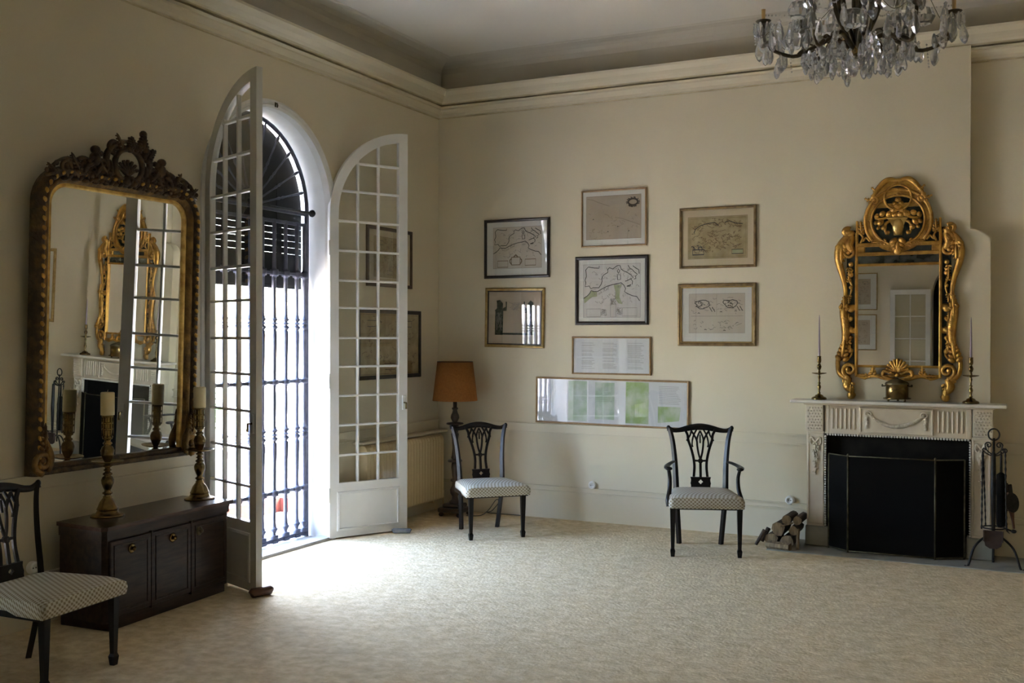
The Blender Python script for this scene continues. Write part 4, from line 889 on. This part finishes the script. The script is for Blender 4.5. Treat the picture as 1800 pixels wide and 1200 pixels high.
# ------------------------------------------------------------------ firewood
def log(p0, p1, r0, r1, lab, n=9, split=False):
    a = Vector(p0); b_ = Vector(p1); rnd = random.Random(hash(lab) % 1 + int(a.x*1000)+int(b_.z*777))
    d = (b_-a); L = d.length; M = T(a) @ d.to_track_quat('Z', 'Y').to_matrix().to_4x4()
    ks = [rnd.uniform(.80, 1.03) for _ in range(n)]
    if split: ks = [k*(.55 if i < n//2 else 1) for i, k in enumerate(ks)]
    P = []
    for j, t in enumerate((0, .25, .5, .75, 1)):
        rr = r0+(r1-r0)*t
        for k in range(n): q = 2*PI*k/n; P.append((rr*ks[k]*math.cos(q)*rnd.uniform(.95, 1.05), rr*ks[k]*math.sin(q)*rnd.uniform(.95, 1.05), L*t))
    t_ = thing('firewood_log', lab, 'log', a, 0, 'firewood beside the hearth')
    s = MB(); s.add(P, [(j*n+k, j*n+(k+1) % n, (j+1)*n+(k+1) % n, (j+1)*n+k) for j in range(4) for k in range(n)], not split, T(-a) @ M); s.build('bark' if not split else 'split_face', BARK if not split else CUTWOOD, t_)
    MB().add(P[:n], [tuple(range(n-1, -1, -1))], False, T(-a) @ M).build('cut_end', CUTWOOD, t_); MB().add(P[-n:], [tuple(range(n))], False, T(-a) @ M).build('cut_end', CUTWOOD, t_)
log((3.165, -.470, .038), (3.345, -.510, .038), .042, .042, 'pale split log lying at the front of the firewood pile', split=True)
log((3.070, -.440, .014), (3.128, -.385, .120), .013, .022, 'thin dark stick leaning out at the left of the firewood', 7)
log((3.085, -.300, .016), (3.128, -.250, .115), .016, .020, 'second leaning stick behind the thin one', 7)
log((3.180, -.400, .053), (3.185, -.170, .053), .054, .052, 'thick log at the bottom of the pile, farther from the fireplace')
log((3.298, -.405, .053), (3.300, -.160, .053), .054, .052, 'thick log at the bottom of the pile, nearer the marble plinth')
log((3.236, -.420, .142), (3.242, -.165, .139), .055, .052, 'thick dark log in the middle of the firewood')
log((3.345, -.390, .134), (3.347, -.150, .134), .041, .040, 'round log in the middle tier against the marble plinth')
log((3.296, -.405, .216), (3.300, -.140, .214), .040, .038, 'round greyish log at the top of the firewood pile')
log((3.372, -.385, .212), (3.374, -.130, .210), .036, .035, 'round brown log topmost against the marble pilaster')
log((3.388, -.470, .010), (3.386, -.435, .160), .014, .018, 'upright split stick propped at the right of the firewood', 6, True)
log((3.262, -.445, .172), (3.352, -.440, .205), .011, .010, 'thin pale splinter lying across the front of the top logs', 6, True)
# ------------------------------------------------------------------ framed prints
PAPER = mk('aged_paper', (.56, .50, .40), (.62, .57, .47), scale=6, rough=.85, spec=.1)
PAPERG = mk('grey_paper', (.60, .58, .53), (.66, .64, .59), scale=5, rough=.85, spec=.1)
PAPERT = mk('toned_map_paper', (.36, .29, .15), (.50, .41, .24), scale=14, rough=.85, detail=8, spec=.1)
PAPERP = mk('pinkish_paper', (.46, .38, .28), (.50, .42, .31), scale=6, rough=.85, spec=.1)
MATW = mk('white_mount', (.74, .73, .66), rough=.9, spec=.1); MATC = mk('cream_mount', (.66, .56, .38), rough=.9, spec=.1); SHEETW = mk('white_sheet', (.68, .68, .66), (.72, .72, .70), scale=3, rough=.85, spec=.1)
INK = mk('dark_ink', (.035, .03, .028), rough=.8); INKB = mk('brown_ink', (.16, .10, .045), rough=.8); INKG = mk('grey_ink', (.25, .23, .20), rough=.8); INKF = mk('faint_ink', (.30, .25, .17), rough=.8)
GREENW = mk('green_wash', (.36, .40, .22), (.42, .44, .27), scale=20, rough=.85); DKGREEN = mk('dark_green_print', (.030, .045, .030), (.10, .12, .08), scale=40, rough=.85, ramp=(.45, .7))
GREENREFL = mk('green_reflection', (.34, .46, .18), (.58, .63, .48), scale=9, rough=.85, ramp=(.4, .7)); GREENREFL2 = mk('pale_green_reflection', (.42, .52, .36), (.62, .66, .60), scale=9, rough=.85, ramp=(.4, .7))  # greens of garden light reflected in the long print's glass
FBLACK = mk('black_frame', (.014, .010, .009), (.03, .02, .015), scale=20, rough=.3); FBROWN = mk('brown_frame', (.06, .032, .018), (.09, .05, .028), scale=20, rough=.35)
FOAK = mk('light_wood_frame', (.28, .17, .075), (.36, .23, .11), scale=25, rough=.45); FGOLD = mk('gold_frame', (.42, .30, .12), (.30, .20, .07), scale=25, rough=.38, metal=.7); FDKGOLD = mk('dark_gold_frame', (.14, .09, .04), (.24, .16, .07), scale=25, rough=.42, metal=.5)
def ribbon(b, pts, w, y, closed=False):
    P = [Vector((p[0], p[1])) for p in pts]; n = len(P)
    if n < 2: return
    vs = []
    for i in range(n):
        a = P[i-1] if (i > 0 or closed) else P[i]; c = P[(i+1) % n] if (i < n-1 or closed) else P[i]; t = (c-a); t = t.normalized() if t.length > 1e-9 else Vector((1, 0)); nn = Vector((-t.y, t.x))*w/2
        vs += [(P[i].x+nn.x, y, P[i].y+nn.y), (P[i].x-nn.x, y, P[i].y-nn.y)]
    b.add(vs, [(2*i, 2*i+1, 2*((i+1) % n)+1, 2*((i+1) % n)) for i in range(n if closed else n-1)])
def patch(b, poly, y): b.add([(x, y, z) for x, z in poly], [tuple(range(len(poly)))])
WALLS = {'back': lambda u: ((u, 0), 0), 'left': lambda u: ((0, u), LEFT), 'rear': lambda u: ((u, -RL), PI)}
def picture(lab, wall, u0, u1, z0, z1, fw, fmat, matw=None, sheet=None, border=(0, 0, 0, 0), tilt=0, fillet=None, draw=None, t=.022, group='framed prints'):
    (x, y), rz = WALLS[wall]((u0+u1)/2)
    p = thing('framed_print', lab, 'picture', (x, y, (z0+z1)/2), rz, group)
    p.rotation_euler = (Matrix.Rotation(rz, 4, 'Z') @ Matrix.Rotation(math.radians(tilt), 4, 'Y')).to_euler()
    hw, hh = (u1-u0)/2-fw, (z1-z0)/2-fw
    f = MB(); f.sweep([(-hw, -hh), (-hw, hh), (hw, hh), (hw, -hh)], [(0, .008), (0, t*.75), (fw*.2, t*.9), (fw*.55, t), (fw*.85, t*.92), (fw, t*.7), (fw, 0.001)], closed=True); f.build('frame', fmat, p)
    if fillet:
        g = MB(); g.sweep([(-hw+.010, -hh+.010), (-hw+.010, hh-.010), (hw-.010, hh-.010), (hw-.010, -hh+.010)], [(0, .008), (0, .013), (.004, .016), (.010, .0165)], closed=True); g.build('fillet', fillet, p)
    MB().box(-hw-.002, hw+.002, -.007, -.001, -hh-.002, hh+.002).build('mount', matw or MATW, p)
    L, R, B, Tt = border; sx0, sx1, sz0, sz1 = -hw+L*2*hw, hw-R*2*hw, -hh+B*2*hh, hh-Tt*2*hh
    if sheet: MB().box(sx0, sx1, -.0078, -.006, sz0, sz1).build('print_sheet', sheet, p)
    if draw: draw(p, lambda q: [(sx0+(sx1-sx0)*a, sz0+(sz1-sz0)*c) for a, c in q], sx1-sx0)
    MB().box(-hw+.0005, hw-.0005, -.0125, -.0110, -hh+.0005, hh-.0005).build('glass_pane', PICGLASS, p)
    return p
N5 = lambda pts: [((x-200)/875, 1-(y-205)/805) for x, y in pts]
COAST = [[(445, 230), (445, 262), (370, 258), (275, 240), (235, 285), (248, 380), (225, 440), (238, 480), (225, 540), (290, 530), (315, 572), (350, 558), (440, 560), (478, 505), (492, 460), (486, 420), (510, 370), (580, 330), (578, 285), (605, 260), (655, 280), (720, 235), (765, 228), (785, 285), (815, 310), (880, 340), (935, 378), (968, 420), (925, 432), (958, 470), (950, 520)],
         [(205, 715), (258, 682), (300, 640), (322, 598), (350, 612), (420, 616), (500, 572), (560, 542), (650, 516), (720, 505), (785, 490), (828, 530), (852, 580), (835, 625), (880, 655), (960, 690), (1020, 700), (1065, 765)],
         [(890, 230), (912, 275), (952, 295), (980, 330), (1030, 370), (1000, 398), (1008, 432), (975, 440)], [(960, 240), (1000, 272), (1050, 302), (1056, 362)], [(845, 470), (880, 458), (940, 430)], [(870, 545), (915, 545), (935, 520), (870, 545)]]
ISLES = [[(745, 280), (762, 312), (742, 352), (724, 312)], [(724, 365), (775, 372), (776, 440), (730, 446)]]
def wiggle(rnd, x, y, n, s, drift=(0, 0)):
    P = [(x, y)]
    for _ in range(n): x += rnd.uniform(-s, s)+drift[0]; y += rnd.uniform(-s, s)+drift[1]; P.append((min(.98, max(.02, x)), min(.98, max(.02, y))))
    return P
YI = -.00795
def med(ink, land, boxes, green):
    def d(p, f, W):
        if green:
            g = MB()
            for q in ([(322, 600), (412, 616), (412, 690), (330, 702), (215, 795), (205, 720), (258, 684)], [(670, 522), (800, 512), (772, 580), (760, 700), (805, 812), (745, 800), (690, 720), (700, 640)]): patch(g, f(N5(q)), YI+.00005)
            g.build('green_tint', GREENW, p)
        rnd = random.Random(3); h = MB()
        for _ in range(60): ribbon(h, f(wiggle(rnd, rnd.uniform(.05, .95), rnd.uniform(.25, .95), 5, .03)), W*.006, YI)
        ribbon(h, f([(0, 0), (1, 0), (1, 1), (0, 1)]), W*.006, YI, True); h.build('fine_engraving', INKG, p)
        b = MB()
        for c in COAST: ribbon(b, f(N5(c)), W*.0125, YI-.0001)
        for c in ISLES: ribbon(b, f(N5(c)), W*.0125, YI-.0001, True)
        b.build('coastline', ink, p)
        k = MB()
        for x0, y0, x1, y1, w_ in boxes: ribbon(k, f(N5([(x0, y0), (x1, y0), (x1, y1), (x0, y1)])), W*w_, YI-.0001, True)
        if green:
            for cx, cy in ((515, 930), (755, 920), (660, 770)):
                for _ in range(14): ribbon(k, f(N5([(cx+rnd.uniform(-50, 50), cy+rnd.uniform(-55, 55)) for _ in range(3)])), W*.006, YI-.0001)
        else:
            for sg in (-1, 1): ribbon(k, f(N5([(612+sg*75, 815), (612+sg*105, 850), (612+sg*105, 890), (612+sg*75, 935)])), W*.02, YI-.0001)
            ribbon(k, f(N5([(575, 795), (612, 750), (650, 795)])), W*.03, YI-.0001)
        k.build('cartouche', INKG if green else INKB, p)
    return d
picture('black-framed antique coast map with three ochre cartouches, nearest the corner', 'back', .491, 1.145, 2.131, 2.664, .026, FBLACK, MATW, PAPER, (.105, .09, .13, .10), draw=med(INK, PAPER, [(282, 860, 470, 985, .012), (535, 795, 690, 945, .018), (780, 840, 970, 960, .012)], False))
picture('large black-framed coast map with two green tinted lands, in the centre', 'back', 1.390, 2.060, 1.706, 2.300, .030, FBLACK, MATW, PAPERG, (.075, .07, .065, .075), draw=med(INK, PAPERG, [(255, 880, 470, 1000, .007), (800, 868, 1025, 990, .007), (620, 800, 705, 1000, .006)], True))
def sea(p, f, W):
    b = MB(); ribbon(b, f([(0, 0), (1, 0), (1, 1), (0, 1)]), W*.006, YI, True); b.build('plate_border', INKB, p)
    g = MB(); rnd = random.Random(11)
    for q in ([(.02, .95), (.12, .92), (.22, .86), (.34, .80), (.43, .76)], [(.53, .49), (.64, .47), (.76, .41), (.86, .36), (.98, .30)], [(.34, .58), (.40, .55), (.43, .50)]): ribbon(g, f(q), W*.010, YI)
    for _ in range(26): ribbon(g, f(wiggle(rnd, rnd.uniform(.05, .95), rnd.uniform(.05, .6), 4, .03)), W*.0075, YI)
    g.build('faint_coast', INKF, p)
    c = MB(); ribbon(c, f([(.855+.085*math.cos(2*PI*k/16), .83+.075*math.sin(2*PI*k/16)) for k in range(16)]), W*.03, YI-.0001, True)
    for _ in range(22): a = rnd.uniform(0, 6.3); ribbon(c, f([(.855+.10*math.cos(a), .83+.09*math.sin(a)), (.855+.125*math.cos(a+.2), .83+.12*math.sin(a+.2))]), W*.014, YI-.0001)
    for x, z in ((.12, .46), (.57, .27), (.39, .16), (.77, .16)): ribbon(c, f([(x, z), (x+.012, z+.02), (x+.02, z)]), W*.012, YI-.0001)
    c.build('cartouche', INK, p)
picture('pale sea chart with a dark wreath cartouche, topmost in a thin wooden frame', 'back', 1.446, 2.043, 2.379, 2.871, .014, FOAK, MATW, PAPERP, (.055, .065, .115, .085), draw=sea)
def colourmap(p, f, W):
    rnd = random.Random(21); b = MB(); ribbon(b, f([(0, 0), (1, 0), (1, 1), (0, 1)]), W*.005, YI, True); ribbon(b, f([(.03, .04), (.97, .04), (.97, .96), (.03, .96)]), W*.004, YI, True)
    for _ in range(120): ribbon(b, f(wiggle(rnd, rnd.uniform(.08, .92), rnd.uniform(.15, .92), 7, .03)), W*.0075, YI)
    b.build('engraving', INKB, p)
    c = MB()
    for q in ([(.10, .62), (.13, .72), (.22, .80), (.33, .84), (.45, .86), (.52, .78)], [(.62, .85), (.70, .88), (.80, .82), (.92, .80)]): ribbon(c, f(q), W*.014, YI-.0001)
    ribbon(c, f([(.08, .10), (.27, .10), (.27, .22), (.08, .22)]), W*.02, YI-.0001, True); ribbon(c, f([(.74, .10), (.93, .10), (.93, .20), (.74, .20)]), W*.012, YI-.0001, True)
    for _ in range(12): ribbon(c, f(wiggle(rnd, rnd.uniform(.10, .25), rnd.uniform(.20, .32), 3, .03)), W*.014, YI-.0001)
    c.build('cartouche', INK, p)
    g = MB(); patch(g, f([(.75, .11), (.92, .11), (.92, .19), (.75, .19)]), YI-.00005); g.build('green_tint', GREENW, p)
picture('brownish engraved map on a cream mount, the upper of the two gold-framed ones', 'back', 2.330, 2.971, 2.170, 2.673, .022, FDKGOLD, MATC, PAPERT, (.085, .085, .125, .125), draw=colourmap)
def islands(p, f, W):
    rnd = random.Random(5); b = MB(); ribbon(b, f([(0, 0), (1, 0), (1, 1), (0, 1)]), W*.005, YI, True); ribbon(b, f([(.04, .43), (.97, .43)]), W*.006, YI); ribbon(b, f([(.50, .45), (.50, .98)]), W*.004, YI)
    for _ in range(60): ribbon(b, f(wiggle(rnd, rnd.uniform(.04, .9), rnd.choice((rnd.uniform(.08, .36), rnd.uniform(.5, .9))), 5, .022, (.012, 0))), W*.0075, YI)
    b.build('engraving', INKG, p)
    c = MB()
    for cx, cz in ((.25, .74), (.74, .76)):
        ribbon(c, f([(cx+(.13+.02*rnd.uniform(-1, 1))*math.cos(2*PI*k/16), cz+(.10+.02*rnd.uniform(-1, 1))*math.sin(2*PI*k/16)+.02*math.cos(4*PI*k/16)) for k in range(16)]), W*.014, YI-.0001, True)
        for _ in range(9): ribbon(c, f(wiggle(rnd, cx+rnd.uniform(-.1, .08), cz+rnd.uniform(-.09, .06), 4, .03)), W*.012, YI-.0001)
        for s2 in (.12, .17): ribbon(c, f([(cx+s2, cz-.08), (cx+s2+.05, cz-.2)]), W*.012, YI-.0001)
    for x, z in ((.16, .50), (.56, .53), (.28, .08), (.62, .06), (.82, .55)): ribbon(c, f([(x, z), (x+.015, z+.015), (x+.04, z)]), W*.012, YI-.0001)
    c.build('island_views', INK, p)
picture('white-mounted engraving of islands, the lower of the two gold-framed ones', 'back', 2.317, 2.971, 1.530, 2.044, .026, FDKGOLD, MATW, PAPER, (.115, .11, .175, .125), fillet=FGOLD, draw=islands)
def towers(p, f, W):
    g = MB()
    A = lambda pts: f([((x-160)/880, 1-(y-165)/895) for x, y in pts])
    for q in ([(300, 330), (355, 320), (408, 375), (405, 455), (415, 510), (410, 900), (280, 900), (285, 510), (275, 495), (310, 455), (308, 360)], [(815, 370), (855, 325), (900, 360), (905, 540), (915, 880), (800, 880), (795, 540), (745, 515), (745, 460), (810, 455)],
              [(410, 500), (470, 500), (475, 345), (450, 345), (455, 430), (410, 455)], [(745, 460), (745, 345), (765, 345), (765, 430), (800, 455)], [(280, 895), (910, 895), (910, 865), (400, 865), (400, 850), (280, 850)]): patch(g, A(q), YI)
    g.build('printed_towers', DKGREEN, p)
    rnd = random.Random(4); b = MB()
    for x0, x1 in ((295, 405), (805, 905)):
        for _ in range(26): ribbon(b, A([(rnd.uniform(x0, x1), y) for y in [rnd.uniform(520, 850)]*1]+[(rnd.uniform(x0, x1), rnd.uniform(520, 850))]), W*.006, YI-.0001)
    for _ in range(24): ribbon(b, A([(rnd.uniform(490, 740), rnd.uniform(345, 500)), (rnd.uniform(490, 740), rnd.uniform(345, 500))]), W*.004, YI-.0001)
    b.build('fine_lines', INKG, p)
picture('green architectural title print in a gold and black frame, below the corner map', 'back', .500, 1.094, 1.505, 2.043, .026, FGOLD, PAPERP, PAPERP, (.0, .0, .0, .0), tilt=.9, fillet=FBLACK, draw=towers)
def text(p, f, W):
    b = MB(); rnd = random.Random(9)
    for x0, x1 in ((.11, .29), (.39, .58), (.72, .93)):
        z = .86
        while z > .12:
            if rnd.random() > .14: ribbon(b, f([(x0, z), (x1-rnd.uniform(0, .05), z)]), .0022, YI)
            z -= .028
    b.build('printed_text', INKG, p)
picture('small printed text sheet in a thin wooden frame, above the long one', 'back', 1.360, 2.084, 1.277, 1.605, .014, FOAK, SHEETW, SHEETW, draw=text)
def panels(p, f, W):
    g = MB(); g2 = MB()
    patch(g, f([(.605, .04), (.755, .04), (.755, .98), (.605, .98)]), YI); patch(g2, f([(.40, .10), (.53, .10), (.53, .95), (.40, .95)]), YI); patch(g2, f([(.215, .04), (.345, .04), (.345, .97), (.215, .97)]), YI); patch(g, f([(.815, .08), (.95, .14), (.96, .45), (.815, .45)]), YI)  # window greenery mirrored in the glass, painted onto the sheet
    g.build('painted_reflection', GREENREFL, p); g2.build('pale_painted_reflection', GREENREFL2, p)
    b = MB(); rnd = random.Random(2)
    for x0, x1 in ((.41, .52), (.82, .96)):
        z = .90
        while z > .48: ribbon(b, f([(x0, z), (x1-rnd.uniform(0, .03), z)]), .0022, YI); z -= .035
    b.build('printed_text', INKG, p)
picture('long low framed sheet with green painted-on reflections, lowest on the wall above the chair rail', 'back', 1.012, 2.415, .836, 1.243, .016, FOAK, SHEETW, SHEETW, tilt=.5, draw=panels)
def plainmap(seed):
    def d(p, f, W):
        rnd = random.Random(seed); b = MB(); ribbon(b, f([(0, 0), (1, 0), (1, 1), (0, 1)]), W*.005, YI, True)
        for _ in range(70): ribbon(b, f(wiggle(rnd, rnd.uniform(.06, .94), rnd.uniform(.08, .92), 6, .03)), W*.006, YI)
        b.build('engraving', INKB, p)
        c = MB()
        for cx, cz in ((.2, .85), (.8, .85), (.5, .12)): ribbon(c, f([(cx-.09, cz-.05), (cx+.09, cz-.05), (cx+.09, cz+.05), (cx-.09, cz+.05)]), W*.007, YI-.0001, True)
        c.build('cartouche', INK, p)
    return d
picture('brown-framed engraved map, upper of the two half hidden by the open leaf', 'left', -1.195, -.485, 2.025, 2.535, .030, FBROWN, MATC, PAPERT, (.12, .12, .12, .12), draw=plainmap(31))
picture('black-framed toned map, lower of the two half hidden by the open leaf', 'left', -1.330, -.335, 1.240, 1.832, .034, FBLACK, PAPERT, PAPERT, (.02, .02, .02, .02), draw=plainmap(32))
picture('gilt-framed engraving on the back wall beyond the fire irons', 'back', 5.33, 6.05, 1.45, 2.30, .035, FGOLD, MATW, PAPER, (.12, .12, .12, .12), draw=plainmap(33))
picture('thin gold-framed print on the rear wall, the upper one in the mirror', 'rear', 2.12, 2.74, 2.06, 2.68, .016, FGOLD, MATW, PAPERP, (.16, .16, .14, .14), draw=plainmap(34))
picture('thin gold-framed print on the rear wall, the lower one in the mirror', 'rear', 2.12, 2.73, 1.39, 1.99, .016, FGOLD, MATW, PAPERP, (.16, .16, .14, .14), draw=plainmap(35))

# ------------------------------------------------------------------ glazed door folded back on the rear wall
dr = bpy.data.objects.new('door_1', None); C.objects.link(dr); struct(dr, 'white glazed door folded back on the rear wall, seen in the mirror', 'door'); dr.location = (3.565, -9.955, 0); dr.rotation_euler.z = PI
b = MB(); b.ringplate([(0, .01), (.62, .01), (.62, 2.39), (0, 2.39)], [(.075, .50), (.545, .50), (.545, 2.31), (.075, 2.31)], -.02, .02); b.build('frame', WHITE, dr)
for z in (.86, 1.22, 1.585, 1.95): MB().cbox(.07, .55, -.015, .015, z-.01, z+.01, .004).build('glazing_bar', WHITE, dr)
MB().cbox(.30, .32, -.015, .015, .49, 2.32, .004).build('glazing_bar', WHITE, dr)
zr = [.50, .86, 1.22, 1.585, 1.95, 2.31]
for i in range(5):
    for x0, x1 in ((.075, .31), (.31, .545)): MB().box(x0, x1, -.002, .002, zr[i], zr[i+1]).build('pane', GLASS, dr)

# ------------------------------------------------------------------ chandelier
CH = thing('chandelier', 'bronze chandelier hung with many clear crystal drops', 'chandelier', (4.03, -2.09, 3.09))
CHZ = .0
MB().tube([(0, 0, .12), (0, 0, 1.055)], .010, 8).build('rod', BRONZE, CH)
MB().lathe([(.0, 1.02), (.03, 1.02), (.06, 1.04), (.08, 1.06)], 18).build('ceiling_rose', BRONZE, CH)
MB().lathe([(0, .145), (.028, .150), (.045, .17), (.048, .19), (.030, .215), (.016, .23)], 16).build('boss', BRASS, CH)
MB().lathe([(.012, .55), (.05, .57), (.06, .60), (.03, .64), (.012, .66)], 16).build('upper_boss', BRONZE, CH)
NA = 8
dropm = MB().lathe([(0, -.095), (.010, -.086), (.018, -.064), (.014, -.032), (.006, -.012), (0, -.008)], 6, smooth=False)
bigm = MB().lathe([(0, -.135), (.014, -.122), (.025, -.092), (.019, -.052), (.008, -.022), (.012, -.012), (0, 0)], 6, smooth=False)
chm = MB()
for k in range(8): chm.lathe([(0, -.018*k-.016), (.0062, -.018*k-.008), (0, -.018*k)], 6, smooth=False)
ballm = MB().lathe([(0, -.05), (.018, -.044), (.027, -.026), (.018, -.008), (0, 0)], 8, smooth=False)
P_ = {}
def crystal(kind, mb, loc, rot=0, sc=1):
    if kind not in P_: P_[kind] = mb.build(kind, CRYSTAL, CH); o = P_[kind]
    else: o = P_[kind].copy(); C.objects.link(o)
    o.parent = CH; o.location = loc; o.rotation_euler = (rnd.uniform(-.12, .12), rnd.uniform(-.12, .12), rot); o.scale = (sc, sc, sc)
rnd = random.Random(12)
for k in range(NA):
    a = 2*PI*(k+.35)/NA; d = Vector((math.cos(a), math.sin(a), 0)); up = Vector((0, 0, 1)); big = k % 2 == 0; R_ = .53 if big else .41; zt = .36 if big else .47
    arm = bez([d*.03+up*.18, d*.14+up*.26, d*.24+up*.21, d*.36+up*.16, d*(R_-.02)+up*(zt-.13), d*R_+up*zt], 5)
    MB().tube(arm, [.016-.007*i/len(arm) for i in range(len(arm))], 6).build('arm', BRONZE, CH)
    arm2 = bez([d*.02+up*.20, d*.10+up*.36, d*.13+up*.50, d*.06+up*.60], 5); MB().tube(arm2, .014, 6).build('basket_rib', BRONZE, CH)
    for t in (.35, .55, .8): q = arm[int(t*(len(arm)-1))]; MB().ell(q+up*.012, (.040, .022, .016), Rz(a) @ Ry(.6), n=7, m=4).build('arm_leaf', BRONZE, CH)
    scp = arm[int(.45*(len(arm)-1))]; MB().tube([scp+d*(.035*math.cos(t*.5))*(1-t*.06)+up*(.035*math.sin(t*.5)*(1-t*.06)) for t in range(13)], .006, 5).build('arm_scroll', BRONZE, CH)
    MB().lathe([(.012, 0), (.035, .006), (.046, .016), (.044, .018), (.014, .010)], 14, T(d*R_+up*zt)).build('drip_cup', CRYSTAL if not big else BRONZE, CH)
    MB().lathe([(.011, .010), (.012, .085), (0, .086)], 10, T(d*R_+up*zt)).build('candle_sleeve', mk('candle_tube', (.45, .30, .12), rough=.5) if 'candle_tube' not in MATS else MATS['candle_tube'], CH)
    for j in range(7): q = 2*PI*j/7; c = d*R_+up*(zt+.012)+Vector((.044*math.cos(q), .044*math.sin(q), 0)); crystal('crystal_drop', dropm, c, q)
    crystal('crystal_pendant', bigm, d*R_+up*(zt-.02), a, 1.1); crystal('crystal_pendant', bigm, d*(R_-.10)+up*.19, a, .95); crystal('crystal_pendant', bigm, d*.24+up*.20, a, .95)
    crystal('crystal_chain', chm, d*(R_+.055)+up*(zt+.01), a); crystal('crystal_chain', chm, d*(R_*.72)+up*.20, a)
    e = Vector((math.cos(a+PI/NA), math.sin(a+PI/NA), 0))
    crystal('crystal_drop', dropm, e*.42+up*.22, a); crystal('crystal_drop', dropm, e*.30+up*.17, a); crystal('crystal_pendant', bigm, e*.52+up*.30, a); crystal('crystal_pendant', bigm, e*.15+up*.16, a, .9)
    sw_ = bez([d*R_+up*(zt+.02), d*R_*.6+e*.25+up*.25, e*.5+up*.30], 6); MB().tube(sw_, .0025, 4).build('wire', BRONZE, CH)
    ch2 = MB(); pp = bez([d*.06+up*.62, d*R_*.5+up*.42, d*R_+up*(zt+.05)], 12)
    for q in pp: ch2.lathe([(0, -.007), (.0062, 0), (0, .007)], 6, T(q), smooth=False)
    ch2.build('bead_swag', CRYSTAL, CH)
for k in range(10): q = 2*PI*k/10; crystal('crystal_drop', dropm, Vector((.075*math.cos(q), .075*math.sin(q), .165)), q)
for k in range(14): q = 2*PI*k/14; crystal('crystal_drop', dropm, Vector((.20*math.cos(q), .20*math.sin(q), .175)), q, 1.1)
for k in range(30): q = 2*PI*(k+.5)/30; crystal('crystal_pendant', bigm, Vector(((.56-.05*(k%3))*math.cos(q), (.56-.05*(k%3))*math.sin(q), .29+.06*math.sin(k*2.3))), q)
for k in range(26): q = 2*PI*(k+.3)/26; crystal('crystal_pendant', bigm, Vector((.30*math.cos(q), .30*math.sin(q), .28+.08*math.sin(k*1.7))), q)
for k in range(12): q = 2*PI*(k+.2)/12; crystal('crystal_plaque', ballm, Vector((.36*math.cos(q), .36*math.sin(q), .40+.08*math.sin(k*1.9))), q, 2.4)
crystal('crystal_ball', ballm, Vector((0, 0, .146)), 0, 1.7)
